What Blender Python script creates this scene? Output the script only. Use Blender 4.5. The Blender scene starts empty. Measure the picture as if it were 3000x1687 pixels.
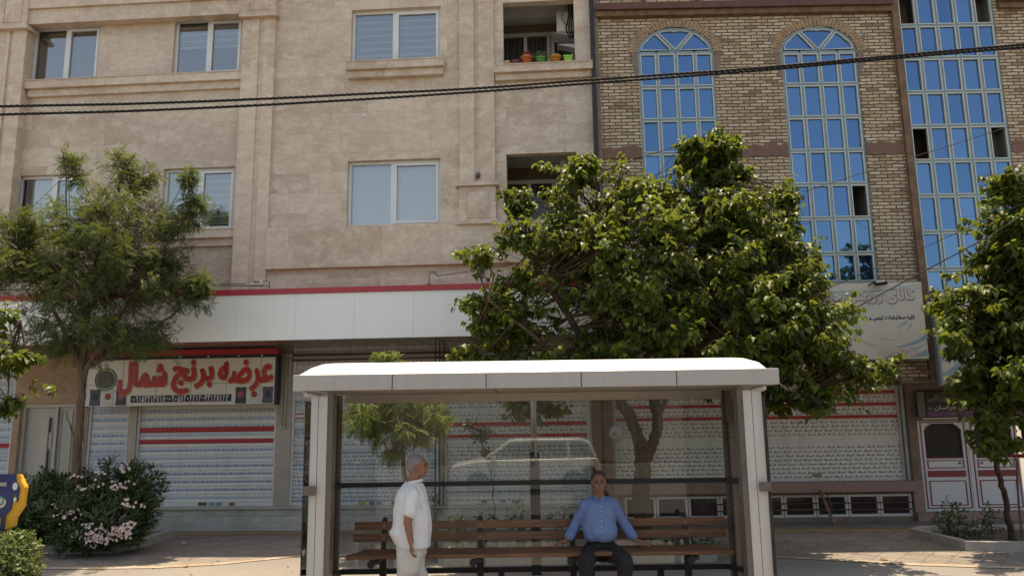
import bpy, math, random
import numpy as np
from mathutils import Vector, Matrix
R = math.radians
random.seed(7); rng = np.random.default_rng(11)
S = bpy.context.scene
COL = S.collection

# ------------------------------------------------------------------ camera
CAM_Z, PITCH, ROLL, FPX = 2.03, R(9.67), 0.0144, 2242.0      # focal length in pixels of a 3000 px wide picture
f0 = Vector((0, math.cos(PITCH), math.sin(PITCH))); u0 = Vector((0, -math.sin(PITCH), math.cos(PITCH))); r0 = Vector((1, 0, 0))
CR = r0*math.cos(ROLL) - u0*math.sin(ROLL); CU = r0*math.sin(ROLL) + u0*math.cos(ROLL); CF = f0
cd = bpy.data.cameras.new("camera"); cam = bpy.data.objects.new("camera", cd); COL.objects.link(cam)
cd.sensor_width = 36; cd.lens = 36*FPX/3000; cd.clip_end = 2000; cd.clip_start = .05
cam.matrix_world = Matrix(((CR.x, CU.x, -CF.x, 0), (CR.y, CU.y, -CF.y, 0), (CR.z, CU.z, -CF.z, CAM_Z), (0, 0, 0, 1)))
S.camera = cam
# ------------------------------------------------------------------ light
SUN_EL, SUN_AZ = R(80.4), R(12)       # azimuth from +Y towards +X
w = bpy.data.worlds.new("World"); S.world = w; w.use_nodes = True
nt = w.node_tree; bg = nt.nodes["Background"]; sky = nt.nodes.new("ShaderNodeTexSky")
sky.sky_type = 'NISHITA'; sky.sun_disc = False; sky.sun_elevation = SUN_EL; sky.sun_rotation = SUN_AZ
sky.air_density = 1.0; sky.dust_density = 1.6
nt.links.new(sky.outputs[0], bg.inputs[0]); bg.inputs[1].default_value = 0.145
sl = bpy.data.lights.new("sun", 'SUN'); sl.energy = 3.3; sl.angle = R(.53); sl.color = (1, .96, .90)
so = bpy.data.objects.new("sun", sl); COL.objects.link(so)
sd = Vector((math.sin(SUN_AZ)*math.cos(SUN_EL), math.cos(SUN_AZ)*math.cos(SUN_EL), math.sin(SUN_EL)))
so.rotation_euler = (-sd).to_track_quat('-Z', 'Y').to_euler(); so.location = (0, 0, 30)
S.view_settings.view_transform = 'Standard'; S.view_settings.look = 'None'
S.view_settings.exposure = 1.13; S.view_settings.gamma = 1
S.view_settings.use_white_balance = True; S.view_settings.white_balance_temperature = 9200; S.view_settings.white_balance_tint = 10
S.cycles.max_bounces = 10; S.cycles.transparent_max_bounces = 24; S.cycles.caustics_reflective = False; S.cycles.caustics_refractive = False

# ------------------------------------------------------------------ projection helpers (photo pixels, 3000 px wide)
def ray(u, v): return ((u-1500)*CR - (v-843.5)*CU + FPX*CF).normalized()
CP = Vector((0, 0, CAM_Z))
def W(u, v, y):
    d = ray(u, v); return CP + d*(y/d.y)
def G(u, v, z=0):
    d = ray(u, v); return CP + d*((z-CAM_Z)/d.z)
class Frame:
    def __init__(s, x0, y0, a):
        s.o = Vector((x0, y0, 0)); s.a = a
        s.X = Vector((math.cos(a), -math.sin(a), 0)); s.Y = Vector((math.sin(a), math.cos(a), 0))
    def P(s, u, v, dep=0):
        d = ray(u, v); o = s.o + s.Y*dep
        t = (o-CP).dot(s.Y)/d.dot(s.Y); p = CP + d*t - s.o
        return p.dot(s.X), p.z
    def rect(s, dep, *c):       # TL TR BR BL -> x0,x1,z0,z1
        q = [s.P(u, v, dep) for u, v in c]
        return ((q[0][0]+q[3][0])/2, (q[1][0]+q[2][0])/2, (q[2][1]+q[3][1])/2, (q[0][1]+q[1][1])/2)
    def w(s, x, dep, z): p = s.o + s.X*x + s.Y*dep; return Vector((p.x, p.y, z))

# ------------------------------------------------------------------ objects
def setp(o, label=None, cat=None, group=None, kind=None):
    for k, v in (("label", label), ("category", cat), ("group", group), ("kind", kind)):
        if v: o[k] = v
    return o
def empty(name, loc=(0, 0, 0), rz=0, label=None, cat=None, group=None):
    o = bpy.data.objects.new(name, None); o.empty_display_size = .2; COL.objects.link(o)
    o.location = loc; o.rotation_euler = (0, 0, rz); return setp(o, label, cat, group)
class MB:
    def __init__(s): s.v = []; s.f = []; s.m = []; s.cur = 0
    def add(s, vs, fs):
        n = len(s.v); s.v += [tuple(p) for p in vs]; s.f += [tuple(i+n for i in f) for f in fs]; s.m += [s.cur]*len(fs); return s
    def mat(s, i): s.cur = i; return s
    def box(s, x0, x1, y0, y1, z0, z1):
        return s.add([(x0,y0,z0),(x1,y0,z0),(x1,y1,z0),(x0,y1,z0),(x0,y0,z1),(x1,y0,z1),(x1,y1,z1),(x0,y1,z1)],
                     [(0,3,2,1),(4,5,6,7),(0,1,5,4),(1,2,6,5),(2,3,7,6),(3,0,4,7)])
    def quad(s, a, b, c, d): return s.add([a, b, c, d], [(0, 1, 2, 3)])
    def prism_y(s, poly, y0, y1):      # poly in (x,z), extruded along y
        n = len(poly); vs = [(x, y0, z) for x, z in poly]+[(x, y1, z) for x, z in poly]
        return s.add(vs, [tuple(range(n)), tuple(range(2*n-1, n-1, -1))]+[(i, i+n, (i+1) % n+n, (i+1) % n) for i in range(n)])
    def prism_x(s, poly, x0, x1):      # poly in (y,z)
        n = len(poly); vs = [(x0, y, z) for y, z in poly]+[(x1, y, z) for y, z in poly]
        return s.add(vs, [tuple(range(n-1, -1, -1)), tuple(range(n, 2*n))]+[(i, (i+1) % n, (i+1) % n+n, i+n) for i in range(n)])
    def prism_z(s, poly, z0, z1):
        n = len(poly); vs = [(x, y, z0) for x, y in poly]+[(x, y, z1) for x, y in poly]
        return s.add(vs, [tuple(range(n-1, -1, -1)), tuple(range(n, 2*n))]+[(i, (i+1) % n, (i+1) % n+n, i+n) for i in range(n)])
    def bar(s, a, b, wd, th=None):     # square bar between points
        a, b = Vector(a), Vector(b); d = (b-a).normalized(); th = th or wd
        up = Vector((0, 0, 1)) if abs(d.z) < .9 else Vector((0, 1, 0))
        x = d.cross(up).normalized()*wd/2; y = x.cross(d).normalized()*th/2
        return s.add([a-x-y, a+x-y, a+x+y, a-x+y, b-x-y, b+x-y, b+x+y, b-x+y], [(0,3,2,1),(4,5,6,7),(0,1,5,4),(1,2,6,5),(2,3,7,6),(3,0,4,7)])
    def tube(s, pts, r, n=8, caps=True):
        pts = [Vector(p) for p in pts]; rs = r if hasattr(r, '__len__') else [r]*len(pts); vs = []; fs = []; px = None
        for i, p in enumerate(pts):
            d = (pts[min(i+1, len(pts)-1)]-pts[max(i-1, 0)]).normalized()
            if px is None: px = d.orthogonal().normalized()
            px = (px-d*px.dot(d)).normalized(); py = d.cross(px)
            vs += [p+(px*math.cos(6.28318*k/n)+py*math.sin(6.28318*k/n))*rs[i] for k in range(n)]
        for i in range(len(pts)-1):
            for k in range(n): fs.append((i*n+k, i*n+(k+1) % n, (i+1)*n+(k+1) % n, (i+1)*n+k))
        if caps: fs += [tuple(range(n-1, -1, -1)), tuple((len(pts)-1)*n+k for k in range(n))]
        return s.add(vs, fs)
    def lathe(s, prof, c=(0, 0, 0), n=16, sx=1, sy=1):   # prof (r,z)
        vs = [(c[0]+r*math.cos(6.28318*k/n)*sx, c[1]+r*math.sin(6.28318*k/n)*sy, c[2]+z) for r, z in prof for k in range(n)]
        fs = [(i*n+k, i*n+(k+1) % n, (i+1)*n+(k+1) % n, (i+1)*n+k) for i in range(len(prof)-1) for k in range(n)]
        fs += [tuple(range(n-1, -1, -1)), tuple((len(prof)-1)*n+k for k in range(n))]
        return s.add(vs, fs)
    def disc_y(s, cx, y, cz, r, th, n=20, rz=None):      # disc facing -y
        rz = rz or r
        return s.prism_y([(cx+r*math.cos(6.28318*k/n), cz+rz*math.sin(6.28318*k/n)) for k in range(n)], y, y+th)
    def build(s, name, mats, parent=None, smooth=False, loc=None):
        me = bpy.data.meshes.new(name); me.from_pydata(s.v, [], s.f)
        mats = mats if isinstance(mats, (list, tuple)) else [mats]
        for m in mats: me.materials.append(m)
        if len(mats) > 1: me.polygons.foreach_set("material_index", s.m)
        if smooth: me.polygons.foreach_set("use_smooth", [True]*len(s.f))
        me.update(); o = bpy.data.objects.new(name, me); COL.objects.link(o)
        if parent: o.parent = parent
        if loc: o.location = loc
        return o
def bevel(o, wd=.01, seg=2):
    m = o.modifiers.new("b", 'BEVEL'); m.width = wd; m.segments = seg; m.limit_method = 'ANGLE'; return o

# ------------------------------------------------------------------ materials
class N:     # tiny node builder
    def __init__(s, name):
        s.m = bpy.data.materials.new(name); s.m.use_nodes = True; s.t = s.m.node_tree; s.b = s.t.nodes["Principled BSDF"]; s.out = s.t.nodes["Material Output"]
    def n(s, typ, **k):
        x = s.t.nodes.new("ShaderNode"+typ)
        for a, v in k.items(): setattr(x, a, v)
        return x
    def set(s, sock, v):
        if isinstance(v, bpy.types.NodeSocket): s.t.links.new(v, sock)
        elif v is not None: sock.default_value = (*v, 1) if (hasattr(v, '__len__') and len(v) == 3 and sock.type == 'RGBA') else v
    def math(s, op, a, b=None, c=None):
        x = s.n("Math", operation=op); s.set(x.inputs[0], a); s.set(x.inputs[1], b)
        if c is not None: s.set(x.inputs[2], c)
        return x.outputs[0]
    def mix(s, f, a, b, mode='MIX'):
        x = s.n("Mix", data_type='RGBA', blend_type=mode); s.set(x.inputs[0], f); s.set(x.inputs[6], a); s.set(x.inputs[7], b); return x.outputs[2]
    def coord(s, k="Object"): return s.n("TexCoord").outputs[k]
    def xyz(s, v): x = s.n("SeparateXYZ"); s.set(x.inputs[0], v); return x.outputs
    def comb(s, x, y, z=0): c = s.n("CombineXYZ"); s.set(c.inputs[0], x); s.set(c.inputs[1], y); s.set(c.inputs[2], z); return c.outputs[0]
    def noise(s, vec, sc, det=4, ro=.6, out=0, dist=0):
        x = s.n("TexNoise"); s.set(x.inputs["Vector"], vec); x.inputs["Scale"].default_value = sc; x.inputs["Detail"].default_value = det
        x.inputs["Roughness"].default_value = ro; x.inputs["Distortion"].default_value = dist; return x.outputs[out]
    def vscale(s, v, t): x = s.n("Mapping"); s.set(x.inputs[0], v); x.inputs[3].default_value = t; return x.outputs[0]
    def rng(s, v, a, b, c, d): x = s.n("MapRange"); s.set(x.inputs[0], v); [s.set(x.inputs[i+1], q) for i, q in enumerate((a, b, c, d))]; return x.outputs[0]
    def ramp(s, v, *st):
        x = s.n("ValToRGB"); s.set(x.inputs[0], v); e = x.color_ramp.elements
        while len(e) < len(st): e.new(.5)
        for q, (p, c) in zip(e, st): q.position = p; q.color = (*c, 1)
        return x.outputs[0]
    def bump(s, h, st=.3, d=.02):
        x = s.n("Bump"); s.set(x.inputs["Height"], h); x.inputs["Strength"].default_value = st; x.inputs["Distance"].default_value = d; s.t.links.new(x.outputs[0], s.b.inputs["Normal"])
    def done(s, col=None, rough=None, metal=None, spec=None):
        s.set(s.b.inputs["Base Color"], col); s.set(s.b.inputs["Roughness"], rough); s.set(s.b.inputs["Metallic"], metal); s.set(s.b.inputs["Specular IOR Level"], spec); return s.m
def plain(name, c, rough=.6, metal=0, var=.12, sc=6, spec=.5, bump=0):
    n = N(name); co = n.coord(); f = n.noise(co, sc, 5)
    lo = tuple(x*(1-var) for x in c); hi = tuple(min(1, x*(1+var)) for x in c)
    col = n.mix(n.rng(f, .3, .7, 0, 1), lo, hi)
    if bump: n.bump(n.noise(co, sc*8, 4), bump, .01)
    return n.done(col, n.rng(f, .3, .7, max(0, rough-.08), min(1, rough+.08)), metal, spec)
def travertine(name, tint=(1, 1, 1), bh=.40, bw=1.15):
    n = N(name); co = n.coord(); x, y, z = n.xyz(co)
    v = n.comb(n.math('ADD', x, y), z)
    bt = n.n("TexBrick"); n.set(bt.inputs["Vector"], v); bt.offset = .37; bt.squash = 1.4; bt.squash_frequency = 3
    for k, q in (("Color1", (0, 0, 0, 1)), ("Color2", (1, 1, 1, 1)), ("Mortar", (.5, .5, .5, 1)), ("Scale", 1.0), ("Mortar Size", .003), ("Brick Width", bw), ("Row Height", bh), ("Bias", 0.0), ("Mortar Smooth", .1)): bt.inputs[k].default_value = q
    base = n.mix(bt.outputs[0], (.47, .355, .28), (.645, .51, .415))
    shift = n.comb(n.math('ADD', x, n.math('MULTIPLY', bt.outputs[0], 7.0)), n.math('MULTIPLY', z, 1.5), y)
    cl = n.noise(shift, 2.6, 10, .75, dist=.25)
    c = n.mix(n.rng(cl, .45, .60, 0, .75), base, (.70, .59, .48))
    fine = n.noise(co, 26, 5, .7)
    c = n.mix(n.rng(n.noise(shift, 5.5, 7, .75), .48, .60, 0, .35), c, (.41, .30, .22)); c = n.mix(n.rng(fine, .50, .72, 0, .35), c, (.37, .275, .195))
    c = n.mix(n.math('MULTIPLY', bt.outputs["Fac"], .38), c, (.24, .18, .135))
    st_ = n.noise(n.vscale(co, (5, 5, .35)), 1.3, 5, .6); c = n.mix(n.rng(st_, .55, .75, 0, .3), c, (.36, .28, .21)); c = n.mix(1.0, c, tint, 'MULTIPLY')
    n.bump(n.math('SUBTRACT', n.math('MULTIPLY', fine, .25), bt.outputs["Fac"]), .25, .01)
    return n.done(c, .55, 0, .35)
def bricks(name):
    n = N(name); co = n.coord(); x, y, z = n.xyz(co)
    wob = n.noise(co, 3, 2)
    zz = n.math('ADD', z, n.math('MULTIPLY', n.math('SUBTRACT', wob, .5), .03))
    xx = n.math('ADD', n.math('ADD', x, y), n.math('MULTIPLY', n.math('SUBTRACT', n.noise(co, 11, 2), .5), .03))
    bt = n.n("TexBrick"); n.set(bt.inputs["Vector"], n.comb(xx, zz)); bt.offset = .5
    for k, q in (("Color1", (0, 0, 0, 1)), ("Color2", (1, 1, 1, 1)), ("Mortar", (.5, .5, .5, 1)), ("Scale", 1.0), ("Mortar Size", .0105), ("Brick Width", .225), ("Row Height", .0665), ("Mortar Smooth", .25)): bt.inputs[k].default_value = q
    b = n.ramp(bt.outputs[0], (0, (.27, .165, .105)), (.16, (.47, .325, .21)), (.6, (.59, .44, .30)), (1, (.69, .56, .41)))
    b = n.mix(n.rng(n.noise(co, 40, 4), .35, .7, 0, .5), b, (.30, .205, .135))
    b = n.mix(n.rng(n.noise(co, 1.1, 3), .5, .75, 0, .4), b, (.30, .22, .16))
    b = n.mix(n.rng(bt.outputs["Fac"], .1, .8, 0, 1), b, (.10, .083, .068))
    n.bump(n.math('SUBTRACT', n.math('MULTIPLY', n.noise(co, 60, 3), .2), bt.outputs["Fac"]), .9, .02)
    return n.done(b, .9, 0, .2)
def shutter_mat(name, ps, pz, ink, bg, seed, reds=(), blank=0.0, accent=None, bluish=0, alt=False, gap=None):
    """printed film on a roller shutter: one little script mark per cell"""
    n = N(name); co = n.coord(); x, y, z = n.xyz(co)
    row = n.math('FLOOR', n.math('DIVIDE', z, pz))
    wn = n.n("TexWhiteNoise", noise_dimensions='1D'); n.set(wn.inputs["W"], n.math('ADD', row, seed)); rr = wn.outputs[0]
    u = n.math('FRACT', n.math('ADD', n.math('DIVIDE', x, ps), rr)); v = n.math('FRACT', n.math('DIVIDE', z, pz))
    def band(val, c, h, soft=.03): return n.rng(n.math('ABSOLUTE', n.math('SUBTRACT', val, c)), h, h+soft, 1, 0)
    us = n.math('SUBTRACT', u, n.math('MULTIPLY', v, .16))
    k = n.math('MULTIPLY', band(us, .14, .055), band(v, .50, .27))
    wob = n.noise(n.comb(n.math('MULTIPLY', x, 1), row), 60, 1)
    sq = n.math('MULTIPLY', n.math('MULTIPLY', band(us, .43, .25), band(v, .34, .11)), n.rng(wob, .38, .5, 0, 1))
    tl = n.math('MULTIPLY', band(us, .72, .035), band(v, .50, .22))
    mk = n.math('MULTIPLY', n.math('MINIMUM', n.math('ADD', n.math('ADD', k, sq), tl), 1), n.rng(n.noise(n.vscale(co, (.8, 1, 6)), 1.7, 4), .35, .6, .72, 1))
    if blank: mk = n.math('MULTIPLY', mk, n.math('GREATER_THAN', n.math('FRACT', n.math('MULTIPLY', rr, 7.3)), blank))
    if alt: par = n.math('GREATER_THAN', n.math('FRACT', n.math('MULTIPLY', row, .5)), .25); mk = n.math('MULTIPLY', mk, par)
    if gap: mk = n.math('MULTIPLY', mk, n.math('GREATER_THAN', n.math('ABSOLUTE', n.math('SUBTRACT', z, (gap[0]+gap[1])/2)), abs(gap[1]-gap[0])/2))
    ic = ink
    if accent: ic = n.mix(band(us, .22, .05), ink, accent)
    film = n.mix(n.rng(n.noise(n.vscale(co, (.6, 1, 3)), 2.0, 4), .4, .65, 0, .35), bg, tuple(q*.85 for q in bg))
    if bluish:
        bl = n.math('GREATER_THAN', n.math('FRACT', n.math('MULTIPLY', rr, 3.7)), 1-bluish)
        film = n.mix(n.math('MULTIPLY', bl, .65), film, (.34, .43, .52))
    if alt: film = n.mix(n.math('MULTIPLY', par, .55), film, (.32, .42, .52))
    c = n.mix(n.math('MULTIPLY', mk, .9), film, ic)
    lj = n.math('GREATER_THAN', band(v, 1.0, .06), .5)
    c = n.mix(n.math('MULTIPLY', lj, .5), c, tuple(q*.45 for q in bg))
    c = n.mix(n.rng(n.noise(n.vscale(co, (5, 1, .5)), 1.2, 5, .6), .52, .75, 0, .4), c, tuple(q*.5 for q in bg))
    for (a, b) in reds: c = n.mix(n.rng(n.math('ABSOLUTE', n.math('SUBTRACT', z, (a+b)/2)), abs(b-a)/2, abs(b-a)/2+.004, 1, 0), c, (.42, .035, .035))
    return n.done(c, .45, 0, .4)
def wood(name, c, c2, sc=1.0):
    n = N(name); co = n.coord(); g = n.noise(n.vscale(co, (1.2*sc, 14*sc, 22*sc)), 2.4, 7, .65)
    col = n.mix(n.rng(g, .38, .62, 0, 1), c, c2)
    col = n.mix(n.rng(n.noise(co, 3.1, 3), .5, .7, 0, .6), col, tuple(q*.45 for q in c))
    n.bump(g, .4, .004); return n.done(col, .55, 0, .35)
def bark(name, c, c2):
    n = N(name); co = n.coord(); g = n.noise(n.vscale(co, (16, 16, 2.2)), 1.6, 7, .7, dist=.5)
    n.bump(g, 1.0, .02); return n.done(n.mix(n.rng(g, .35, .65, 0, 1), c, c2), .9, 0, .15)
def leafmat(name, dark, light, trans, rough=.35, spec=.5, tf=.35):
    n = N(name); g = n.n("NewGeometry"); rv = g.outputs["Random Per Island"]
    col = n.mix(rv, dark, light); n.done(col, rough, 0, spec)
    tr = n.n("BsdfTranslucent"); n.set(tr.inputs[0], n.mix(rv, tuple(q*.8 for q in trans), trans))
    mx = n.n("MixShader"); mx.inputs[0].default_value = tf; n.t.links.new(n.b.outputs[0], mx.inputs[1]); n.t.links.new(tr.outputs[0], mx.inputs[2]); n.t.links.new(mx.outputs[0], n.out.inputs[0]); return n.m
def glassmat(name, tint, base=.03, k=1.0, rough=.0, gcol=(1, 1, 1)):
    n = N(name); fr = n.n("Fresnel"); fr.inputs[0].default_value = 1.5
    f = n.math('MINIMUM', n.math('ADD', n.math('MULTIPLY', fr.outputs[0], k), base), 1)
    tr = n.n("BsdfTransparent"); tr.inputs[0].default_value = (*tint, 1); gl = n.n("BsdfGlossy"); gl.inputs["Roughness"].default_value = rough; gl.inputs[0].default_value = (*gcol, 1)
    if name != 'shelter_glass':
        co = n.coord(); b = n.n("Bump"); b.inputs["Strength"].default_value = .08; b.inputs["Distance"].default_value = .02; n.set(b.inputs["Height"], n.noise(co, .9, 2)); n.t.links.new(b.outputs[0], gl.inputs["Normal"])
    mx = n.n("MixShader"); n.t.links.new(f, mx.inputs[0]); n.t.links.new(tr.outputs[0], mx.inputs[1]); n.t.links.new(gl.outputs[0], mx.inputs[2]); n.t.links.new(mx.outputs[0], n.out.inputs[0]); return n.m

def dirty(name, c, rough, k=1.0):
    n = N(name); co = n.coord(); a = n.noise(n.vscale(co, (6, 6, .8)), 1.5, 6, .65); b = n.noise(co, 14, 6, .7)
    col = n.mix(n.rng(a, .45, .75, 0, .35*k), c, tuple(q*.62 for q in c)); col = n.mix(n.rng(b, .58, .72, 0, .35*k), col, tuple(q*.5 for q in c))
    return n.done(col, n.rng(b, .3, .7, rough-.1, rough+.2), .05, .4)
M = {}
M['trav'] = travertine('travertine')
M['trav2'] = travertine('travertine_trim', (1.04, 1.03, 1.02), 9, 1.3)
M['brick'] = bricks('yellow_brick')
M['white_frame'] = plain('white_upvc', (.66, .66, .66), .35, 0, .05, 2)
M['alu_frame'] = plain('grey_green_aluminium', (.22, .285, .30), .4, .2, .1, 8)
M['alu_bead'] = plain('pale_aluminium', (.50, .51, .45), .4, .2, .1, 8)
def blueglass():
    n = N('blue_mirror_glass'); co = n.coord(); g = n.n("NewGeometry")
    c = n.mix(g.outputs["Random Per Island"], (.075, .185, .35), (.11, .235, .42))
    n.bump(n.noise(co, .7, 3), .05, .03)
    n.done((.02, .05, .12), .04, 0, .5)
    gl = n.n("BsdfGlossy"); gl.inputs["Roughness"].default_value = .03; n.set(gl.inputs[0], c)
    mx = n.n("MixShader"); mx.inputs[0].default_value = .72; n.t.links.new(n.b.outputs[0], mx.inputs[1]); n.t.links.new(gl.outputs[0], mx.inputs[2]); n.t.links.new(mx.outputs[0], n.out.inputs[0]); return n.m
M['blue'] = blueglass()
M['pane'] = glassmat('window_glass', (.85, .88, .88), .30, 1.0, .02, (.74, .76, .78))
M['pane_dark'] = glassmat('balcony_glass', (.5, .52, .52), .06, 1.0, .03)
M['glass'] = glassmat('shelter_glass', (.93, .95, .935), .0, 1.15, .0)
M['dark'] = plain('dark_interior', (.012, .011, .010), .9)
M['room'] = plain('room_plaster', (.22, .20, .18), .9)
M['curtain'] = plain('net_curtain', (.80, .82, .80), .9, 0, .05, 3)
M['red'] = plain('red_sheet', (.42, .03, .04), .4, 0, .1, 2)
M['fascia'] = dirty('white_composite', (.82, .825, .80), .36, .35)
M['soffit'] = plain('brown_composite', (.30, .26, .235), .22, .25, .08, 1.2)
M['black'] = plain('black_metal', (.016, .013, .014), .6, 0, .2, 8)
M['rust'] = plain('red_oxide_steel', (.115, .045, .035), .7, 0, .35, 5, bump=.3)
M['rustbrown'] = plain('weathered_brown', (.17, .095, .055), .8, 0, .45, 7, bump=.5)
M['cement'] = plain('rough_cement', (.21, .155, .125), .9, 0, .25, 6, bump=.6)
M['redcement'] = plain('reddish_cement', (.185, .10, .078), .9, 0, .22, 5, bump=.5)
M['marble'] = plain('grey_marble', (.42, .40, .37), .5, 0, .22, 3)
M['granite'] = plain('pink_granite', (.30, .185, .155), .6, 0, .2, 14)
M['cream'] = plain('cream_paint', (.46, .42, .36), .5, 0, .08, 3)
M['doorpaint'] = plain('white_door_paint', (.62, .63, .66), .4, 0, .06, 3)
M['doorred'] = plain('dark_red_paint', (.22, .02, .03), .45, 0, .15, 4)
M['shelter'] = dirty('grey_beige_powder_coat', (.46, .42, .385), .38)
M['shelter_post'] = dirty('light_post_coat', (.56, .53, .49), .4)
M['shelter_dark'] = plain('brown_post_coat', (.16, .13, .115), .3, .3, .12, 3)
M['barred'] = plain('bar_red_paint', (.42, .04, .05), .45)
M['shelter_ceiling'] = plain('ceiling_sheet', (.40, .34, .30), .5, .1, .05, 2)
M['roofwhite'] = dirty('white_roof_sheet', (.80, .81, .81), .35)
M['bench'] = wood('bench_wood', (.27, .125, .062), (.13, .06, .032))
M['postwood'] = wood('old_wood', (.20, .10, .05), (.10, .055, .035))
M['bark'] = bark('bark', (.10, .066, .043), (.032, .022, .016))
M['bark2'] = bark('thin_bark', (.21, .155, .115), (.08, .06, .045))
M['steel'] = plain('dull_steel', (.33, .32, .31), .4, .7, .1, 10)
M['plastic_white'] = plain('white_plastic', (.62, .62, .60), .5, 0, .05, 3)
M['soil'] = plain('soil', (.10, .07, .05), .95, 0, .4, 8, bump=1)
M['kerb'] = plain('concrete_kerb', (.34, .31, .28), .85, 0, .15, 9, bump=.4)
M['mulb'] = leafmat('mulberry_leaf', (.030, .050, .010), (.10, .14, .026), (.25, .31, .04), .45, .32, .34)
M['locust'] = leafmat('locust_leaf', (.045, .070, .025), (.115, .15, .05), (.20, .26, .05), .6, .3, .30)
M['locust2'] = leafmat('yellow_green_leaf', (.07, .105, .02), (.15, .20, .04), (.28, .36, .06), .5, .3, .35)
M['oleander'] = leafmat('oleander_leaf', (.03, .055, .022), (.07, .11, .035), (.12, .18, .03), .45, .4, .2)
M['hedge'] = leafmat('hedge_leaf', (.07, .10, .03), (.17, .21, .08), (.22, .3, .06), .4, .5, .25)
M['shrub'] = leafmat('shrub_leaf', (.045, .08, .035), (.12, .17, .09), (.15, .22, .06), .45, .4, .25)
M['pink'] = leafmat('pink_petal', (.68, .50, .48), (.86, .74, .70), (.7, .55, .5), .6, .2, .3)
M['skin'] = plain('skin', (.27, .125, .08), .6, 0, .08, 12)
M['shirtw'] = plain('white_shirt_cotton', (.72, .71, .72), .85, 0, .03, 5, bump=.25)
M['trousw'] = plain('cream_trousers', (.61, .56, .52), .85, 0, .05, 5, bump=.25)
M['shirtb'] = plain('blue_shirt_cotton', (.14, .22, .42), .85, 0, .07, 7, bump=.25)
M['trousb'] = plain('black_trousers', (.016, .012, .011), .85, 0, .2, 7)
M['hair'] = plain('grey_hair', (.26, .24, .225), .8, 0, .3, 40, bump=.8)
M['hairdark'] = plain('dark_grey_hair', (.055, .045, .04), .8, 0, .3, 40, bump=.8)
M['eye'] = plain('eye_dark', (.03, .02, .02), .2)
M['shoe'] = plain('shoe_leather', (.05, .03, .02), .4)
M['cable'] = plain('black_cable', (.010, .009, .010), .7, 0, .3, 30, .25)
M['yellow'] = plain('yellow_paint', (.72, .36, .03), .4, 0, .08, 4)
M['navy'] = plain('navy_paint', (.022, .034, .12), .3, 0, .15, 4)

# ------------------------------------------------------------------ Persian lettering
AR = {'ا':(0xFE8D,0xFE8E,0,0),'ب':(0xFE8F,0xFE90,0xFE91,0xFE92),'پ':(0xFB56,0xFB57,0xFB58,0xFB59),'ت':(0xFE95,0xFE96,0xFE97,0xFE98),
'ج':(0xFE9D,0xFE9E,0xFE9F,0xFEA0),'خ':(0xFEA5,0xFEA6,0xFEA7,0xFEA8),'ر':(0xFEAD,0xFEAE,0,0),'ز':(0xFEAF,0xFEB0,0,0),'د':(0xFEA9,0xFEAA,0,0),'ذ':(0xFEAB,0xFEAC,0,0),
'س':(0xFEB1,0xFEB2,0xFEB3,0xFEB4),'ش':(0xFEB5,0xFEB6,0xFEB7,0xFEB8),'ض':(0xFEBD,0xFEBE,0xFEBF,0xFEC0),'ع':(0xFEC9,0xFECA,0xFECB,0xFECC),
'ف':(0xFED1,0xFED2,0xFED3,0xFED4),'ک':(0xFB8E,0xFB8F,0xFB90,0xFB91),'گ':(0xFB92,0xFB93,0xFB94,0xFB95),'ل':(0xFEDD,0xFEDE,0xFEDF,0xFEE0),
'م':(0xFEE1,0xFEE2,0xFEE3,0xFEE4),'ن':(0xFEE5,0xFEE6,0xFEE7,0xFEE8),'و':(0xFEED,0xFEEE,0,0),'ه':(0xFEE9,0xFEEA,0xFEEB,0xFEEC),'ی':(0xFBFC,0xFBFD,0xFBFE,0xFBFF)}
def shape(t):
    out = []
    for i, c in enumerate(t):
        if c not in AR: out.append(c); continue
        pj = i > 0 and t[i-1] in AR and AR[t[i-1]][2]; nj = i+1 < len(t) and t[i+1] in AR and AR[c][2]
        g = AR[c]; out.append(chr(g[3] if pj and nj else g[1] if pj else g[2] if nj else g[0]))
    return ''.join(reversed(out))
def lettering(name, txt, x0, x1, z0, z1, y, mat, parent, bold=.02, layers=8, raw=False):
    """flat letters filling the rectangle x0..x1, z0..z1 on the plane y (facing -y)"""
    c = bpy.data.curves.new(name, 'FONT'); c.body = txt if raw else shape(txt); c.resolution_u = 3
    t = bpy.data.objects.new("tmp", c); COL.objects.link(t); bpy.context.view_layer.update()
    me = bpy.data.meshes.new_from_object(t.evaluated_get(bpy.context.evaluated_depsgraph_get()))
    bpy.data.objects.remove(t); n = len(me.vertices); a = np.zeros(n*3, 'f'); me.vertices.foreach_get("co", a); a = a.reshape(-1, 3)
    mn, mx = a.min(0), a.max(0); fs = [tuple(p.vertices) for p in me.polygons]; mb = MB()
    X = x0+(a[:, 0]-mn[0])/(mx[0]-mn[0])*(x1-x0); Z = z0+(a[:, 1]-mn[1])/(mx[1]-mn[1])*(z1-z0); hgt = z1-z0
    for k in range(layers):
        an = 6.28318*k/layers; dx = 0 if k == 0 else math.cos(an)*bold*hgt; dz = 0 if k == 0 else math.sin(an)*bold*hgt
        mb.add([(X[i]+dx, y-.0006*k, Z[i]+dz) for i in range(n)], fs)
    return mb.build(name, mat, parent)

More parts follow.
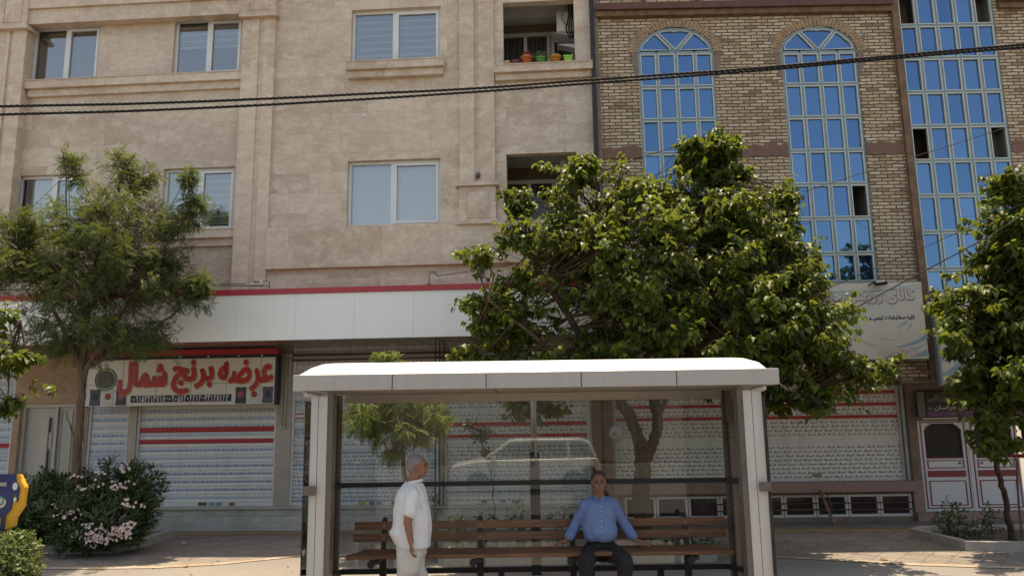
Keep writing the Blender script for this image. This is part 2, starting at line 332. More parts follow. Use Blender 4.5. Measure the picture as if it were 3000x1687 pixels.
DG_ = {'0': [[(.35, .38), (.5, .30), (.62, .42), (.5, .52), (.35, .38)]], '1': [[(.35, 1), (.5, .8), (.55, 0)]], '2': [[(.2, 1), (.32, .75), (.4, 0)], [(.3, .72), (.5, .62), (.8, .72), (.85, 1)]], '3': [[(.12, 1), (.22, .75), (.3, 0)], [(.22, .72), (.38, .62), (.5, .75), (.5, .95)], [(.5, .72), (.68, .62), (.85, .75), (.88, 1)]],
 '4': [[(.2, 1), (.3, .75), (.38, 0)], [(.85, .95), (.6, 1), (.48, .8), (.55, .62), (.85, .62)], [(.32, .62), (.55, .62)]], '5': [[(.5, 1), (.15, .35), (.2, .05), (.42, .1), (.5, .3), (.58, .1), (.82, .05), (.88, .35), (.5, 1)]], '6': [[(.75, .95), (.4, 1), (.25, .8), (.4, .62), (.75, .66)], [(.5, .62), (.25, 0)]],
 '7': [[(.1, 1), (.5, 0), (.9, 1)]], '8': [[(.1, 0), (.5, 1), (.9, 0)]], '9': [[(.7, .68), (.35, .62), (.25, .82), (.45, 1), (.68, .9), (.72, .4), (.8, 0)]], '-': [[(.1, .5), (1.1, .5)]]}
def digits(name, txt, x0, x1, z0, z1, y, mat, parent, wd):
    mb = MB(); adv = (x1-x0)/len(txt); k = 0
    for i, c in enumerate(txt):
        for pl_ in DG_[c]:
            for p, q in zip(pl_[:-1], pl_[1:]):
                k += 1; a = Vector((x0+adv*(i+.08+p[0]*.8), z0+(z1-z0)*p[1])); b = Vector((x0+adv*(i+.08+q[0]*.8), z0+(z1-z0)*q[1])); d = (b-a).normalized(); n_ = Vector((-d.y, d.x))*wd/2; e_ = d*wd*.35; yy = y-.0003*(k % 7)
                mb.quad(*[(v.x, yy, v.y) for v in (a-e_-n_, b+e_-n_, b+e_+n_, a-e_+n_)])
    return mb.build(name, mat, parent)
def wall_grid(mb, x0, x1, z0, z1, holes, y, dep):
    """front sheet at y with rectangular holes and their reveals running back by dep"""
    xs = sorted({x0, x1, *[h[i] for h in holes for i in (0, 1)]}); zs = sorted({z0, z1, *[h[i] for h in holes for i in (2, 3)]})
    xs = [x for x in xs if x0 <= x <= x1]; zs = [z for z in zs if z0 <= z <= z1]
    for i in range(len(xs)-1):
        for j in range(len(zs)-1):
            cx, cz = (xs[i]+xs[i+1])/2, (zs[j]+zs[j+1])/2
            if any(h[0] < cx < h[1] and h[2] < cz < h[3] for h in holes): continue
            mb.quad((xs[i], y, zs[j]), (xs[i+1], y, zs[j]), (xs[i+1], y, zs[j+1]), (xs[i], y, zs[j+1]))
    for h in holes:
        a, b, c, d = h[:4]; q = y+(h[4] if len(h) > 4 else dep)
        mb.quad((a, y, c), (a, q, c), (a, q, d), (a, y, d)); mb.quad((b, y, c), (b, y, d), (b, q, d), (b, q, c))
        mb.quad((a, y, c), (b, y, c), (b, q, c), (a, q, c)); mb.quad((a, y, d), (a, q, d), (b, q, d), (b, y, d))
# ------------------------------------------------------------------ ground
def sheet(name, poly, z, mat, kind='structure'):
    o = MB().add([(x, y, z) for x, y in poly], [tuple(range(len(poly)))]).build(name, mat); o['kind'] = kind; return o
def ground_mat():
    n = N('pale_concrete'); co = n.coord(); a = n.noise(co, .35, 5); b = n.noise(co, 9, 6, .7); c0 = n.noise(co, 90, 3)
    c = n.mix(n.rng(a, .35, .65, 0, 1), (.20, .18, .163), (.245, .226, .205)); c = n.mix(n.rng(b, .5, .75, 0, .5), c, (.185, .16, .135))
    c = n.mix(n.rng(c0, .55, .75, 0, .35), c, (.16, .14, .125)); n.bump(c0, .3, .006); return n.done(c, .85, 0, .25)
def asphalt_mat():
    n = N('asphalt'); co = n.coord(); c0 = n.noise(co, 60, 4); a = n.noise(co, .5, 4)
    n.bump(c0, .5, .01); return n.done(n.mix(n.rng(c0, .35, .7, 0, 1), n.mix(a, (.06, .058, .055), (.09, .085, .08)), (.13, .125, .12)), .85)
def paver_mat():
    n = N('paving_slabs'); co = n.coord(); mp = n.n("Mapping"); n.set(mp.inputs[0], co); mp.inputs["Rotation"].default_value = (0, 0, R(38))
    bt = n.n("TexBrick"); n.set(bt.inputs["Vector"], mp.outputs[0]); bt.offset = 0.0
    for k, q in (("Color1", (0, 0, 0, 1)), ("Color2", (1, 1, 1, 1)), ("Mortar", (.5, .5, .5, 1)), ("Scale", 1.0), ("Mortar Size", .006), ("Brick Width", .30), ("Row Height", .30)): bt.inputs[k].default_value = q
    c = n.mix(bt.outputs[0], (.20, .172, .15), (.25, .22, .195)); c = n.mix(n.rng(n.noise(co, 2.3, 6, .7), .45, .7, 0, .5), c, (.15, .125, .108))
    c = n.mix(n.math('MULTIPLY', bt.outputs["Fac"], .8), c, (.07, .06, .05)); n.bump(n.math('SUBTRACT', n.noise(co, 50, 3), bt.outputs["Fac"]), .3, .008); return n.done(c, .85, 0, .25)
def strip_mat(name, c1, c2, wd):
    n = N(name); co = n.coord(); x, y, z = n.xyz(co); k = n.math('FLOOR', n.math('DIVIDE', x, wd)); wn = n.n("TexWhiteNoise", noise_dimensions='1D'); n.set(wn.inputs["W"], k)
    c = n.mix(wn.outputs[0], c1, c2); fr = n.math('FRACT', n.math('DIVIDE', x, wd)); c = n.mix(n.math('LESS_THAN', fr, .035), c, (.15, .12, .10))
    c = n.mix(n.rng(n.noise(co, 7, 5), .5, .7, 0, .55), c, (.30, .25, .21)); return n.done(c, .8, 0, .3)
gp = lambda pts: [tuple(G(u, v).xy) for u, v in pts]
sheet('terrain', [(-300, -300), (300, -300), (300, 300), (-300, 300)], -.02, plain('dusty_ground', (.20, .17, .14), .9))
sheet('road', [(-80, -16), (80, -16), (80, 4.2), (-80, 4.2)], -.012, asphalt_mat())
sheet('bus_bay', [(-60, 4.2), (60, 4.2), (60, 20), (-60, 20)], 0, ground_mat())
edge = [(-900, 1690), (0, 1668), (290, 1667), (450, 1665), (650, 1654), (860, 1632), (1500, 1618), (2280, 1634), (2700, 1657), (3000, 1667), (3900, 1672)]
e1 = gp(edge); sheet('pavement', e1 + [(14, 18), (-16, 18)], .004, paver_mat())
e2 = [(x, y+.16) for x, y in e1]
st = MB()
for i in range(len(e1)-1): st.add([(*e1[i], .009), (*e1[i+1], .009), (*e2[i+1], .009), (*e2[i], .009)], [(0, 1, 2, 3)])
st.build('paving_border', strip_mat('tan_edging_bricks', (.34, .25, .17), (.40, .34, .28), .21))['kind'] = 'structure'
t0, t1 = G(200, 1568).xy, G(2900, 1556).xy
dt = (t1-t0).normalized(); nn = Vector((-dt.y, dt.x)); A, B = t0-dt*8, t1+dt*5
st = MB(); st.add([(*(A), .009), (*(B), .009), (*(B+nn*.3), .009), (*(A+nn*.3), .009)], [(0, 1, 2, 3)])
st.build('tactile_paving', strip_mat('yellow_tactile_tiles', (.36, .22, .08), (.30, .19, .09), .3))['kind'] = 'structure'

# ------------------------------------------------------------------ the stone apartment building
LF = Frame(0, 14.0, R(3.9)); P = LF.P
HTOP = 12.0
apt = empty('apartment_building', LF.o, -LF.a, 'beige travertine apartment block with white framed windows and pot filled balcony', 'building')
Z = lambda u, v, d=0: P(u, v, d)[1]
X = lambda u, v, d=0: P(u, v, d)[0]
xP1 = X(75, 130); xP2a, xP2b = X(702, 300), X(798, 300); xP3a, xP3b = X(1346, 250), X(1448, 250)
xR = (X(1726, 60)+X(1745, 500))/2; xL = X(-1500, 300)
zBase = Z(1000, 846, 0) - .15
RA, RB = .22, .07
# windows (depth of the white frame behind the pilaster faces)
def wrect(dep, *c): return LF.rect(dep, *c)
w1 = wrect(RA+.08, (106, 86), (303, 76), (287, 241), (90, 252)); w2 = wrect(RA+.08, (520, 62), (722, 52), (703, 218), (508, 229))
w4 = wrect(RA+.08, (60, 522), (268, 509), (250, 676), (44, 690)); w5 = wrect(RA+.08, (487, 500), (696, 490), (684, 677), (475, 684))
w3 = wrect(RB+.1, (1035, 37), (1293, 27), (1293, 190), (1031, 201)); w6 = wrect(RB+.1, (1022, 477), (1293, 468), (1293, 660), (1020, 667))
b1 = (X(1474, 100, RB), X(1683, 100, RB), Z(1580, 181, RB), Z(1580, 4, RB)); b2 = (X(1484, 500, RB), X(1690, 500, RB), Z(1580, 650, RB), Z(1580, 449, RB))
dz = w3[2]-w6[2]
# wall sheets
m = MB()
wall_grid(m, xP1-.05, xP2a+.05, zBase, HTOP, [(*w1, .14), (*w2, .14), (*w4, .14), (*w5, .14)], RA, .14)
wall_grid(m, xP2b-.05, xP3b-.05, zBase, HTOP, [(*w3, .12), (*w6, .12)], RB, .12)
wall_grid(m, xP3b-.05, xR, zBase, HTOP, [(*b1, .18), (*b2, .18)], RB, .18)
m.quad((xR, RB, zBase), (xR, 9, zBase), (xR, 9, HTOP), (xR, RB, HTOP))
m.quad((xL, RA, zBase), (xP1, RA, zBase), (xP1, RA, HTOP), (xL, RA, HTOP)); m.quad((xL, 9, zBase), (xL, RA, zBase), (xL, RA, HTOP), (xL, 9, HTOP))
m.box(xL-.02, xR+.02, -.05, 9.02, HTOP, HTOP+.12)
m.quad((xL, 9, 0), (xL, 9, HTOP), (xR, 9, HTOP), (xR, 9, 0))
m.build('wall', M['trav'], apt)
# pilasters: two raised strips with a groove
def pilaster(x0, x1, g0, g1, z0, z1, back):
    m = MB(); m.box(x0, g0, 0, back, z0, z1); m.box(g1, x1, 0, back, z0, z1); m.box(g0, g1, .035, back, z0, z1); return m.build('pilaster', M['trav2'], apt)
def block(x0, x1, z0, z1, back):        # square block with a pyramid panel
    m = MB(); m.box(x0-.05, x1+.05, -.10, back, z0, z0+.07); m.box(x0-.06, x1+.06, -.12, back, z1-.07, z1); m.box(x0, x1, -.05, back, z0+.07, z1-.07)
    a, b = x0+(x1-x0)*.22, x1-(x1-x0)*.22; h = (z1-z0)*.16; c, d = z0+h+.02, z1-h-.02; mx, mz = (a+b)/2, (c+d)/2
    for q in ((a, b, c-.02, c), (a, b, d, d+.02), (a-.02, a, c-.02, d+.02), (b, b+.02, c-.02, d+.02)): m.box(q[0], q[1], -.065, -.05, q[2], q[3])
    p = (mx, -.11, mz); cs = [(a, -.052, c), (b, -.052, c), (b, -.052, d), (a, -.052, d)]
    for i in range(4): m.add([cs[i], cs[(i+1) % 4], p], [(0, 1, 2)])
    return m.build('pilaster_block', M['trav2'], apt)
zc = Z(760, 47, -.1)
pilaster(xP1-.62, xP1, xP1-.36, xP1-.28, zBase, HTOP-.1, RA+.02)
pilaster(xP2a, xP2b, X(750, 300), X(765, 300), zBase, HTOP-.1, RA+.02)
zb0, zb1 = Z(1400, 655, -.1), Z(1400, 533, -.1)
pilaster(xP3a, xP3b, X(1389, 250), X(1402, 250), zb1, HTOP-.1, RB+.02)
block(xP3a-.01, xP3b+.01, zb0, zb1, RB+.02)
block(xP2a-.01, xP2b+.01, zc, zc+.98, RA+.02); block(xP1-.63, xP1+.01, Z(60, 82, -.1), Z(60, 82, -.1)+.98, RA+.02)
# lintel beam over the left bay, stepped sills, lower bands
def step_sill(x0, x1, zt, zb, back, out=.0, name='window_sill'):
    h = (zt-zb); m = MB(); m.box(x0, x1, back-.20-out, back+.03, zt-h*.52, zt); m.box(x0+.02, x1-.02, back-.12-out, back+.03, zt-h, zt-h*.52-.002); m.box(x0, x1, back-.215-out, back+.03, zt+.001, zt+.02); return m.build(name, M['trav2'], apt)
zl = Z(400, 56, .02)
m = MB(); m.box(xP1+.002, xP2a-.002, .02, RA+.02, zl, zl+.32); m.box(xP1+.002, xP2a-.002, -.03, RA+.02, zl+.325, zl+.62); m.build('lintel', M['trav2'], apt)
step_sill(xP1+.004, xP2a-.004, w1[2]-.01, w1[2]-.32, RA, -.05); step_sill(xP1+.004, xP2a-.004, w5[2]-.01, w5[2]-.32, RA, -.05)
step_sill(X(1016, 215, -.05), X(1301, 215, -.05), w3[2]-.012, w3[2]-.30, RB, 0)
zsl = Z(1580, 183, -.12); zs2 = Z(1580, 651, -.12)
step_sill(xP3b+.006, xR+.02, zsl-.02, zsl-.29, RB, -.02, 'balcony_sill'); step_sill(xP3b+.006, xR+.02, zs2-.02, zs2-.29, RB, -.02, 'balcony_sill')
m = MB(); x0 = xP2b+.004; m.box(x0, xR, -.05, RB+.02, Z(1000, 782, -.05), w6[2]-.012)
m.box(x0, xR, -.02, RB+.02, zBase, Z(1000, 815, -.02)); m.build('stone_band', M['trav2'], apt)

def blind(name, x0, x1, z0, z1, y, par, pitch, dens):
    n = N(name+'_cloth'); co = n.coord(); a, b, c = n.xyz(co); f = n.math('FRACT', n.math('DIVIDE', c, pitch))
    n.done(n.mix(n.rng(n.math('ABSOLUTE', n.math('SUBTRACT', f, .5)), .34, .44, 0, 1), (.24*dens, .27*dens, .29*dens), (.70*dens, .70*dens, .64*dens)), .9)
    return MB().quad((x0, y, z0), (x1, y, z0), (x1, y, z1), (x0, y, z1)).build('blind', n.m, par)
def lwindow(r, y, label, split=.47, kind='net', part=.5):
    x0, x1, z0, z1 = r; xm = x0+(x1-x0)*split; fr = .055; g = .004
    m = MB(); yy = y+.06
    m.box(x0, x1, y, yy, z0, z0+fr); m.box(x0, x1, y, yy, z1-fr, z1); m.box(x0, x0+fr, y, yy, z0+fr, z1-fr); m.box(x1-fr, x1, y, yy, z0+fr, z1-fr); m.box(xm-.035, xm+.035, y, yy, z0+fr, z1-fr)
    o = m.build('window', M['white_frame'], apt); o['label'] = label
    a, b = xm+.035, x1-fr; c, d = z0+fr, z1-fr; s = .05; m = MB(); ys = y-.018
    m.box(a, b, ys, y+.04, c, c+s); m.box(a, b, ys, y+.04, d-s, d); m.box(a, a+s, ys, y+.04, c+s, d-s); m.box(b-s, b, ys, y+.04, c+s, d-s); m.build('sash', M['white_frame'], o)
    MB().quad((x0+fr, y+.03, c), (xm-.035, y+.03, c), (xm-.035, y+.03, d), (x0+fr, y+.03, d)).quad((a+s, y+.02, c+s), (b-s, y+.02, c+s), (b-s, y+.02, d-s), (a+s, y+.02, d-s)).build('pane', M['pane'], o)
    if kind == 'zebra': blind('zebra_'+str(len(bpy.data.materials)), x0+fr, x1-fr, c, d, y+.10, o, .145, 1)
    elif kind == 'half': blind('zebra_'+str(len(bpy.data.materials)), x0+fr, x1-fr, z0+(z1-z0)*part, d, y+.10, o, .145, 1)
    else:
        cx0 = x0+fr+(.12 if part < 1 else 0); mm = MB(); k = 60
        vs = [(cx0+(x1-fr-cx0)*i/k, y+.14+.02*math.sin(i*1.1), zz) for zz in (c, d) for i in range(k+1)]
        mm.add(vs, [(i, i+1, i+k+2, i+k+1) for i in range(k)]); mm.build('curtain', M['curtain'] if kind == 'net' else M['room'], o)
    m = MB(); m.quad((x0, y+.9, z0), (x1, y+.9, z0), (x1, y+.9, z1), (x0, y+.9, z1)); m.quad((x0, y+.08, z0), (x0, y+.9, z0), (x0, y+.9, z1), (x0, y+.08, z1)); m.quad((x1, y+.08, z0), (x1, y+.08, z1), (x1, y+.9, z1), (x1, y+.9, z0))
    m.quad((x0, y+.08, z0), (x1, y+.08, z0), (x1, y+.9, z0), (x0, y+.9, z0)); m.quad((x0, y+.08, z1), (x0, y+.9, z1), (x1, y+.9, z1), (x1, y+.08, z1)); m.build('room_lining', M['room'], o)
    return o
lwindow(w1, RA+.08, 'window with dark empty glass on the upper left bay', .49, 'plain', .5)
lwindow(w2, RA+.08, 'window with half lowered striped blind', .49, 'half', .52)
lwindow(w4, RA+.08, 'window partly hidden by the fine leaved tree', .49, 'net', .5)
lwindow(w5, RA+.08, 'window with striped blind lowered to the sill', .49, 'zebra')
lwindow(w3, RB+.1, 'upper window with striped blind over a stepped sill', .475, 'zebra')
lwindow(w6, RB+.1, 'lower window with plain pale curtain', .475, 'net', 1)
# balconies
def balcony(b, label, vs, vw):
    x0, x1, z0, z1 = b; y0 = RB+.18; yb = y0+1.25; zf = z0-.75; zt = z1+.62
    m = MB(); m.quad((x0-.25, y0, zt), (x0-.25, yb, zt), (x1+.03, yb, zt), (x1+.03, y0, zt)); m.quad((x0-.25, y0, zf), (x1+.03, y0, zf), (x1+.03, yb, zf), (x0-.25, yb, zf))
    m.quad((x0-.25, y0, zf), (x0-.25, yb, zf), (x0-.25, yb, zt), (x0-.25, y0, zt)); m.quad((x1+.03, y0, zf), (x1+.03, y0, zt), (x1+.03, yb, zt), (x1+.03, yb, zf)); m.quad((x0-.25, yb, zf), (x1+.03, yb, zf), (x1+.03, yb, zt), (x0-.25, yb, zt))
    m.quad((x0-.25, y0+.001, zf), (x0-.25, y0+.001, z0), (x1+.03, y0+.001, z0), (x1+.03, y0+.001, zf))
    o = m.build('balcony', M['cream'], apt); o['label'] = label
    zw = Z(1580, vw, yb); zs = Z(1580, vs, yb)
    MB().box(x0-.2, x1, yb-.03, yb-.004, zw+.03, zs).build('brick_strip', brn, o)
    MB().box(x0-.2, x1+.02, yb-.35, yb-.002, Z(1580, vs, yb-.35), zt-.002).build('ceiling_box', M['plastic_white'], o)
    m = MB(); ys, ye = yb-.06, yb-.002; zb = zf+.05
    for xx in (x0-.2, x0+.34, x0+.84, x0+.93, x1-.06): m.box(xx, xx+.07, ys, ye, zb, zw)
    m.box(x0-.2, x1, ys-.01, ye, zw-.06, zw+.02); m.build('balcony_window', M['white_frame'], o)
    MB().quad((x0-.2, yb-.02, zb), (x1, yb-.02, zb), (x1, yb-.02, zw-.06), (x0-.2, yb-.02, zw-.06)).build('pane', bgl, o)
    return yb
nb = N('brown_split_brick'); co = nb.coord(); a_, b_, c_ = nb.xyz(co); fr_ = nb.math('FRACT', nb.math('DIVIDE', c_, .045))
brn = nb.done(nb.mix(nb.math('LESS_THAN', fr_, .2), nb.mix(nb.noise(nb.vscale(co, (3, 3, 20)), 4, 3), (.23, .145, .085), (.30, .20, .125)), (.11, .07, .045)), .8)
nb = N('curtained_dark_glass'); co = nb.coord(); bgl = nb.done(nb.mix(nb.rng(nb.noise(nb.vscale(co, (14, 1, .4)), 1.5, 3), .4, .6, 0, 1), (.035, .035, .033), (.10, .10, .095)), .12, 0, .5)
yb1 = balcony(b1, 'upper balcony with a row of flower pots on its ledge', 50, 103); yb2 = balcony(b2, 'lower balcony partly hidden by the big tree', 476, 532)
# fascia, soffit, shop front
DS = 1.15; DF = -.40
zf0, zf1, zf2 = Z(1050, 991, DF), Z(1050, 856, DF), Z(1050, 840, DF)
fx0, fx1 = X(-900, 900, DF), X(1745, 900, DF)
m = MB(); xs = [fx0]; q = X(695, 930, DF)
pw = X(1044, 930, DF)-X(872, 930, DF)
k = math.floor((fx0-q)/pw)
edges = [q+pw*i for i in range(k+1, 20) if fx0+.1 < q+pw*i < fx1-.1]; edges = [fx0]+edges+[fx1]
for a, b in zip(edges[:-1], edges[1:]): m.box(a+.0015, b-.0015, DF, DF+.04, zf0, zf1)
fas = m.build('fascia', M['fascia'], apt)
MB().box(fx0, fx1, DF+.045, RB, zf0+.03, zf2-.04).build('fascia_core', plain('grey_joint', (.30, .29, .28), .6), apt)
MB().box(fx0, fx1, DF-.03, DF+.3, zf1+.002, zf2).build('red_capping', M['red'], apt)
sx0, sx1 = xL, xR
m = MB(); y = DF+.05
for a, b in zip(edges[:-1], edges[1:]): m.box(a+.004, b-.004, DF+.045, DS+.4, zf0, zf0+.025)
m.build('soffit', M['soffit'], apt)
zs0 = zf0
for u, v in ((982, 1013), (1152, 1009), (1322, 1004), (640, 1022), (460, 1030)):
    x, zz = P(u, v, 0); d = ray(u, v); pt = CP+d*((zf0-CAM_Z)/d.z); l = pt-LF.o
    MB().lathe([(.001, 0), (.075, 0), (.085, -.006), (.085, -.012), (.07, -.014), (.001, -.014)], (l.dot(LF.X), l.dot(LF.Y), zf0-.001), 16).build('downlight', M['plastic_white'], apt)
# shop wall with openings
zsb = Z(600, 1483, DS); zst = zf0
openings = [(xL+.2, X(30, 1300, DS)), (X(252, 1300, DS), X(371, 1300, DS)), (X(396, 1300, DS), X(806, 1300, DS)), (X(851, 1300, DS), X(1286, 1300, DS)), (X(1300, 1300, DS), X(1729, 1300, DS))]
dx0, dx1 = X(52, 1300, DS), X(212, 1300, DS); zdt = Z(130, 1182, DS)
holes = [(a, b, zsb, zst+.3, .12) for a, b in openings] + [(dx0, dx1, .12, zdt, .16)]
m = MB(); wall_grid(m, xL, xR+.0, 0, zst+.3, holes, DS, .12); m.build('shop_wall', plain('shop_pier_stone', (.40, .34, .285), .6, 0, .12, 4), apt)
m = MB()
x0s = X(222, 1500, DS); m.box(x0s, xR, DS-.10, DS-.002, .25, zsb-.04); m.box(x0s-.02, xR+.02, DS-.16, DS-.002, zsb-.038, zsb); m.box(x0s-.05, xR+.02, DS-.42, DS-.10-.002, 0, .13); m.box(x0s-.05, xR+.02, DS-.30, DS-.10-.002, .132, .25); m.build('plinth', M['marble'], apt)
MB().box(xL, x0s-.06, DS-.30, DS-.002, 0, .12).build('door_step', M['granite'], apt)
def red(v0, v1, u, fr=LF, d=None): d = DS+.08 if d is None else d; return (fr.P(u, v0, d)[1], fr.P(u, v1, d)[1])
INK = (.10, .17, .33)
def shutter(par, x0, x1, z0, z1, y, mat, label, pitch, slatmat=None):
    ns = int((z1-z0)/pitch)+1; prof = []
    m = MB(); zz = z0+.06
    K = 5
    while zz < z1:
        h = min(pitch, z1-zz)
        vs = []
        for i in range(K+1):
            t = i/K; yy = y - .011*math.sin(math.pi*t)
            vs += [(x0, yy, zz+h*t), (x1, yy, zz+h*t)]
        m.add(vs, [(2*i, 2*i+1, 2*i+3, 2*i+2) for i in range(K)])
        zz += pitch
    o = m.build('roller_shutter', mat, par, smooth=False); o['label'] = label
    MB().box(x0, x1, y-.015, y+.015, z0, z0+.06).build('bottom_bar', M['plastic_white'], o)
    for a_, b_ in ((x0-.001, x0+.045), (x1-.045, x1+.001)): MB().box(a_, b_, y-.045, y+.02, z0, z1).build('guide_rail', M['plastic_white'], o)
    return o
zt = zst+.25
redsS2 = [red(1265, 1251, 600), red(1298, 1286, 600)]; reds3 = [red(1248, 1237, 1400), red(1282, 1272, 1400)]
PZ = .077
smA = shutter_mat('printed_shutter_blue', .19, PZ, INK, (.70, .69, .66), 3.0, redsS2, .12, None, .0, True)
smA1 = shutter_mat('printed_shutter_blue_narrow', .19, PZ, INK, (.64, .64, .63), 9.0, [], .15, None, .2, True)
smB = shutter_mat('printed_shutter_blue_wide', .165, PZ, INK, (.62, .62, .60), 21.0, [red(1226, 1223, 900), red(1213, 1210, 900)], .2, None, .15)
smC = shutter_mat('printed_shutter_grey', .20, PZ, (.09, .15, .28), (.62, .62, .59), 33.0, reds3, .15, (.35, .05, .05), .10)
ys = DS+.08
shutter(apt, *openings[0], zsb, zt, ys, shutter_mat('printed_shutter_grey_left', .165, PZ, INK, (.56, .58, .60), 5.0, [red(1312, 1298, 10)], .2, None, .2, True), 'roller shutter at the far end beside the entrance door', PZ)
shutter(apt, *openings[1], zsb, zt, ys, smA1, 'narrow roller shutter beside the intercom', PZ)
shutter(apt, *openings[2], zsb, zt, ys, smA, 'roller shutter with two red slats under the rice sign', PZ)
shutter(apt, *openings[3], zsb, zt, ys, smB, 'roller shutter behind the small weeping tree', PZ)
shutter(apt, *openings[4], zsb, zt, ys, smC, 'roller shutter with two red slats behind the bench', PZ)
# stickers on the shutter bottoms
for (u0, u1, v0, v1, c, nm) in ((580, 604, 1471, 1480, (.08, .08, .07), 'dark'), (612, 627, 1471, 1480, (.25, .25, .22), 'grey'), (632, 648, 1471, 1480, (.10, .28, .32), 'teal'), (671, 686, 1471, 1480, (.30, .08, .04), 'orange'),
                            (1048, 1073, 1469, 1479, (.45, .40, .12), 'yellow'), (1081, 1097, 1469, 1477, (.22, .2, .17), 'brown'), (1102, 1118, 1469, 1477, (.10, .22, .30), 'blue'), (1146, 1160, 1469, 1477, (.42, .15, .13), 'red'), (1410, 1427, 1464, 1473, (.15, .12, .13), 'black'), (1500, 1525, 1463, 1473, (.30, .22, .12), 'tan'), (1466, 1482, 1463, 1472, (.08, .22, .25), 'petrol')):
    x0, z1 = P(u0, v0, ys-.03); x1, z0 = P(u1, v1, ys-.03); o = MB().box(x0, x1, ys-.022, ys-.0155, z0, z1).build('sticker', plain('sticker_'+nm, c, .5, 0, .5, 40), apt); o['label'] = nm+' contact sticker at the foot of a shutter'
# post between shutters 3 and 4, pier edges
MB().box(openings[3][1]+.002, openings[4][0]-.002, DS-.03, DS-.002, zsb, zst).build('mullion_post', M['cream'], apt)
# pipes on the pier
m = MB()
for i, u in enumerate((831, 842, 853)):
    x = X(u, 1100, DS-.06)-.02; m.tube([(x, DS-.06, zst-.05), (x, DS-.06, Z(u, 1245 if i < 2 else 1100, DS-.06))], .018, 8)
xa, xb = X(831, 1100, DS-.06)-.02, X(842, 1100, DS-.06)-.02; zz = Z(831, 1245, DS-.06)
m.tube([(xa+(xb-xa)/2+(xb-xa)/2*math.cos(t), DS-.06, zz-.04*math.sin(t)) for t in np.linspace(0, math.pi, 8)], .018, 8)
m.tube([(X(820, 1045, DS-.06), DS-.06, Z(820, 1040, DS-.06)), (X(858, 1045, DS-.06), DS-.06, Z(858, 1040, DS-.06))], .03, 8); m.build('drainpipe', M['cream'], apt, smooth=True)
m = MB(); zz = Z(1100, 1036, DS-.05)
m.tube([(openings[3][0], DS-.05, zz), (openings[4][1], DS-.05, zz)], .022, 8); m.tube([(openings[3][0], DS-.05, zz-.10), (openings[4][1], DS-.05, zz-.10)], .018, 8)
for u in (1276, 1288, 1300): m.tube([(X(u, 1040, DS-.09), DS-.09, zst), (X(u, 1040, DS-.09), DS-.09, zsb)], .014, 6)
m.build('shutter_rail', M['rust'], apt)
# entrance door
yd = DS+.14; m = MB(); h = zdt-.12; wd = dx1-dx0
m.box(dx0, dx1, yd, yd+.05, .12, zdt)
door = m.build('entrance_door', plain('ivory_door', (.40, .385, .35), .5, 0, .08, 10, bump=.2), apt); door['label'] = 'ivory entrance door with a layered relief panel'
m = MB(); L1 = dx0+wd*.60; L0 = dx0+wd*.07
for (a, b, c, d, t) in ((dx0, dx1, zdt-.07, zdt, .07), (dx0, dx0+.06, .12, zdt-.07, .07), (dx1-.06, dx1, .12, zdt-.07, .07), (L1, L1+.05, .12, zdt-.07, .06), (L1+.10, L1+.115, .2, zdt-.14, .02), (dx1-.14, dx1-.12, .2, zdt-.14, .02)):
    m.box(a, b, yd-t, yd-.001, c, d)
m.build('door_frame', M['cream'], door)
m = MB(); m.box(L0+wd*.27, L0+wd*.41, yd-.05, yd-.001, .12+h*.30, .12+h*.88); m.box(L0+wd*.20, L0+wd*.268, yd-.025, yd-.001, .12+h*.25, .12+h*.62); m.box(L0+wd*.412, L0+wd*.47, yd-.02, yd-.001, .12+h*.62, .12+h*.75); m.build('relief_panel', M['cream'], door)
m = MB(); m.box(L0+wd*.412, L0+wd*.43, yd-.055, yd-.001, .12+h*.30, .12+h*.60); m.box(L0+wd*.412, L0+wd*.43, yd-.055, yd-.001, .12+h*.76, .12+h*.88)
m.build('relief_shadow_gap', plain('relief_shade_grey', (.12, .11, .10), .6), door)  # dark grey strips paint the shade of the gaps beside the relief
m = MB()
for t in (.16, .23, .30): m.box(L0+wd*.18, L0+wd*.40, yd-.06, yd-.001, .12+h*t-.02, .12+h*t+.02)
m.build('wood_inlay', plain('tan_wood', (.25, .17, .085), .5), door)
MB().lathe([(.001, 0), (.02, 0), (.02, .02), (.001, .025)], (L1-.05, yd-.06, .12+h*.34), 10).build('handle', M['steel'], door)
m = MB(); sx = X(215, 1300, DS-.01)
m.box(dx0-.14, dx0-.002, DS-.012, DS-.001, .12, zst); m.box(dx0-.002, dx1+.002, DS-.012, DS-.001, zdt+.002, zst); m.box(dx1+.002, openings[1][0]-.03, DS-.012, DS-.001, .12, zst)
m.build('stone_surround', travertine('brown_travertine', (.62, .50, .40), .38, .9), apt)
lettering('house_number', '67', *sorted((X(139, 1153, DS-.015), X(162, 1153, DS-.015))), Z(150, 1158, DS-.015), Z(150, 1144, DS-.015), DS-.016, M['black'], apt, .04, 5, True)
ic = empty('intercom', LF.w(X(235, 1274, DS-.02), DS-.014, Z(235, 1274)), -LF.a, 'white intercom panel with dark camera lens on brown stone', 'intercom')
bevel(MB().box(-.055, .055, -.03, 0, -.14, .14).build('housing', M['plastic_white'], ic), .006); MB().disc_y(-.01, -.034, .01, .02, .006).build('lens', M['black'], ic); MB().box(-.04, .04, -.032, -.0305, -.11, -.04).build('button_panel', M['steel'], ic)

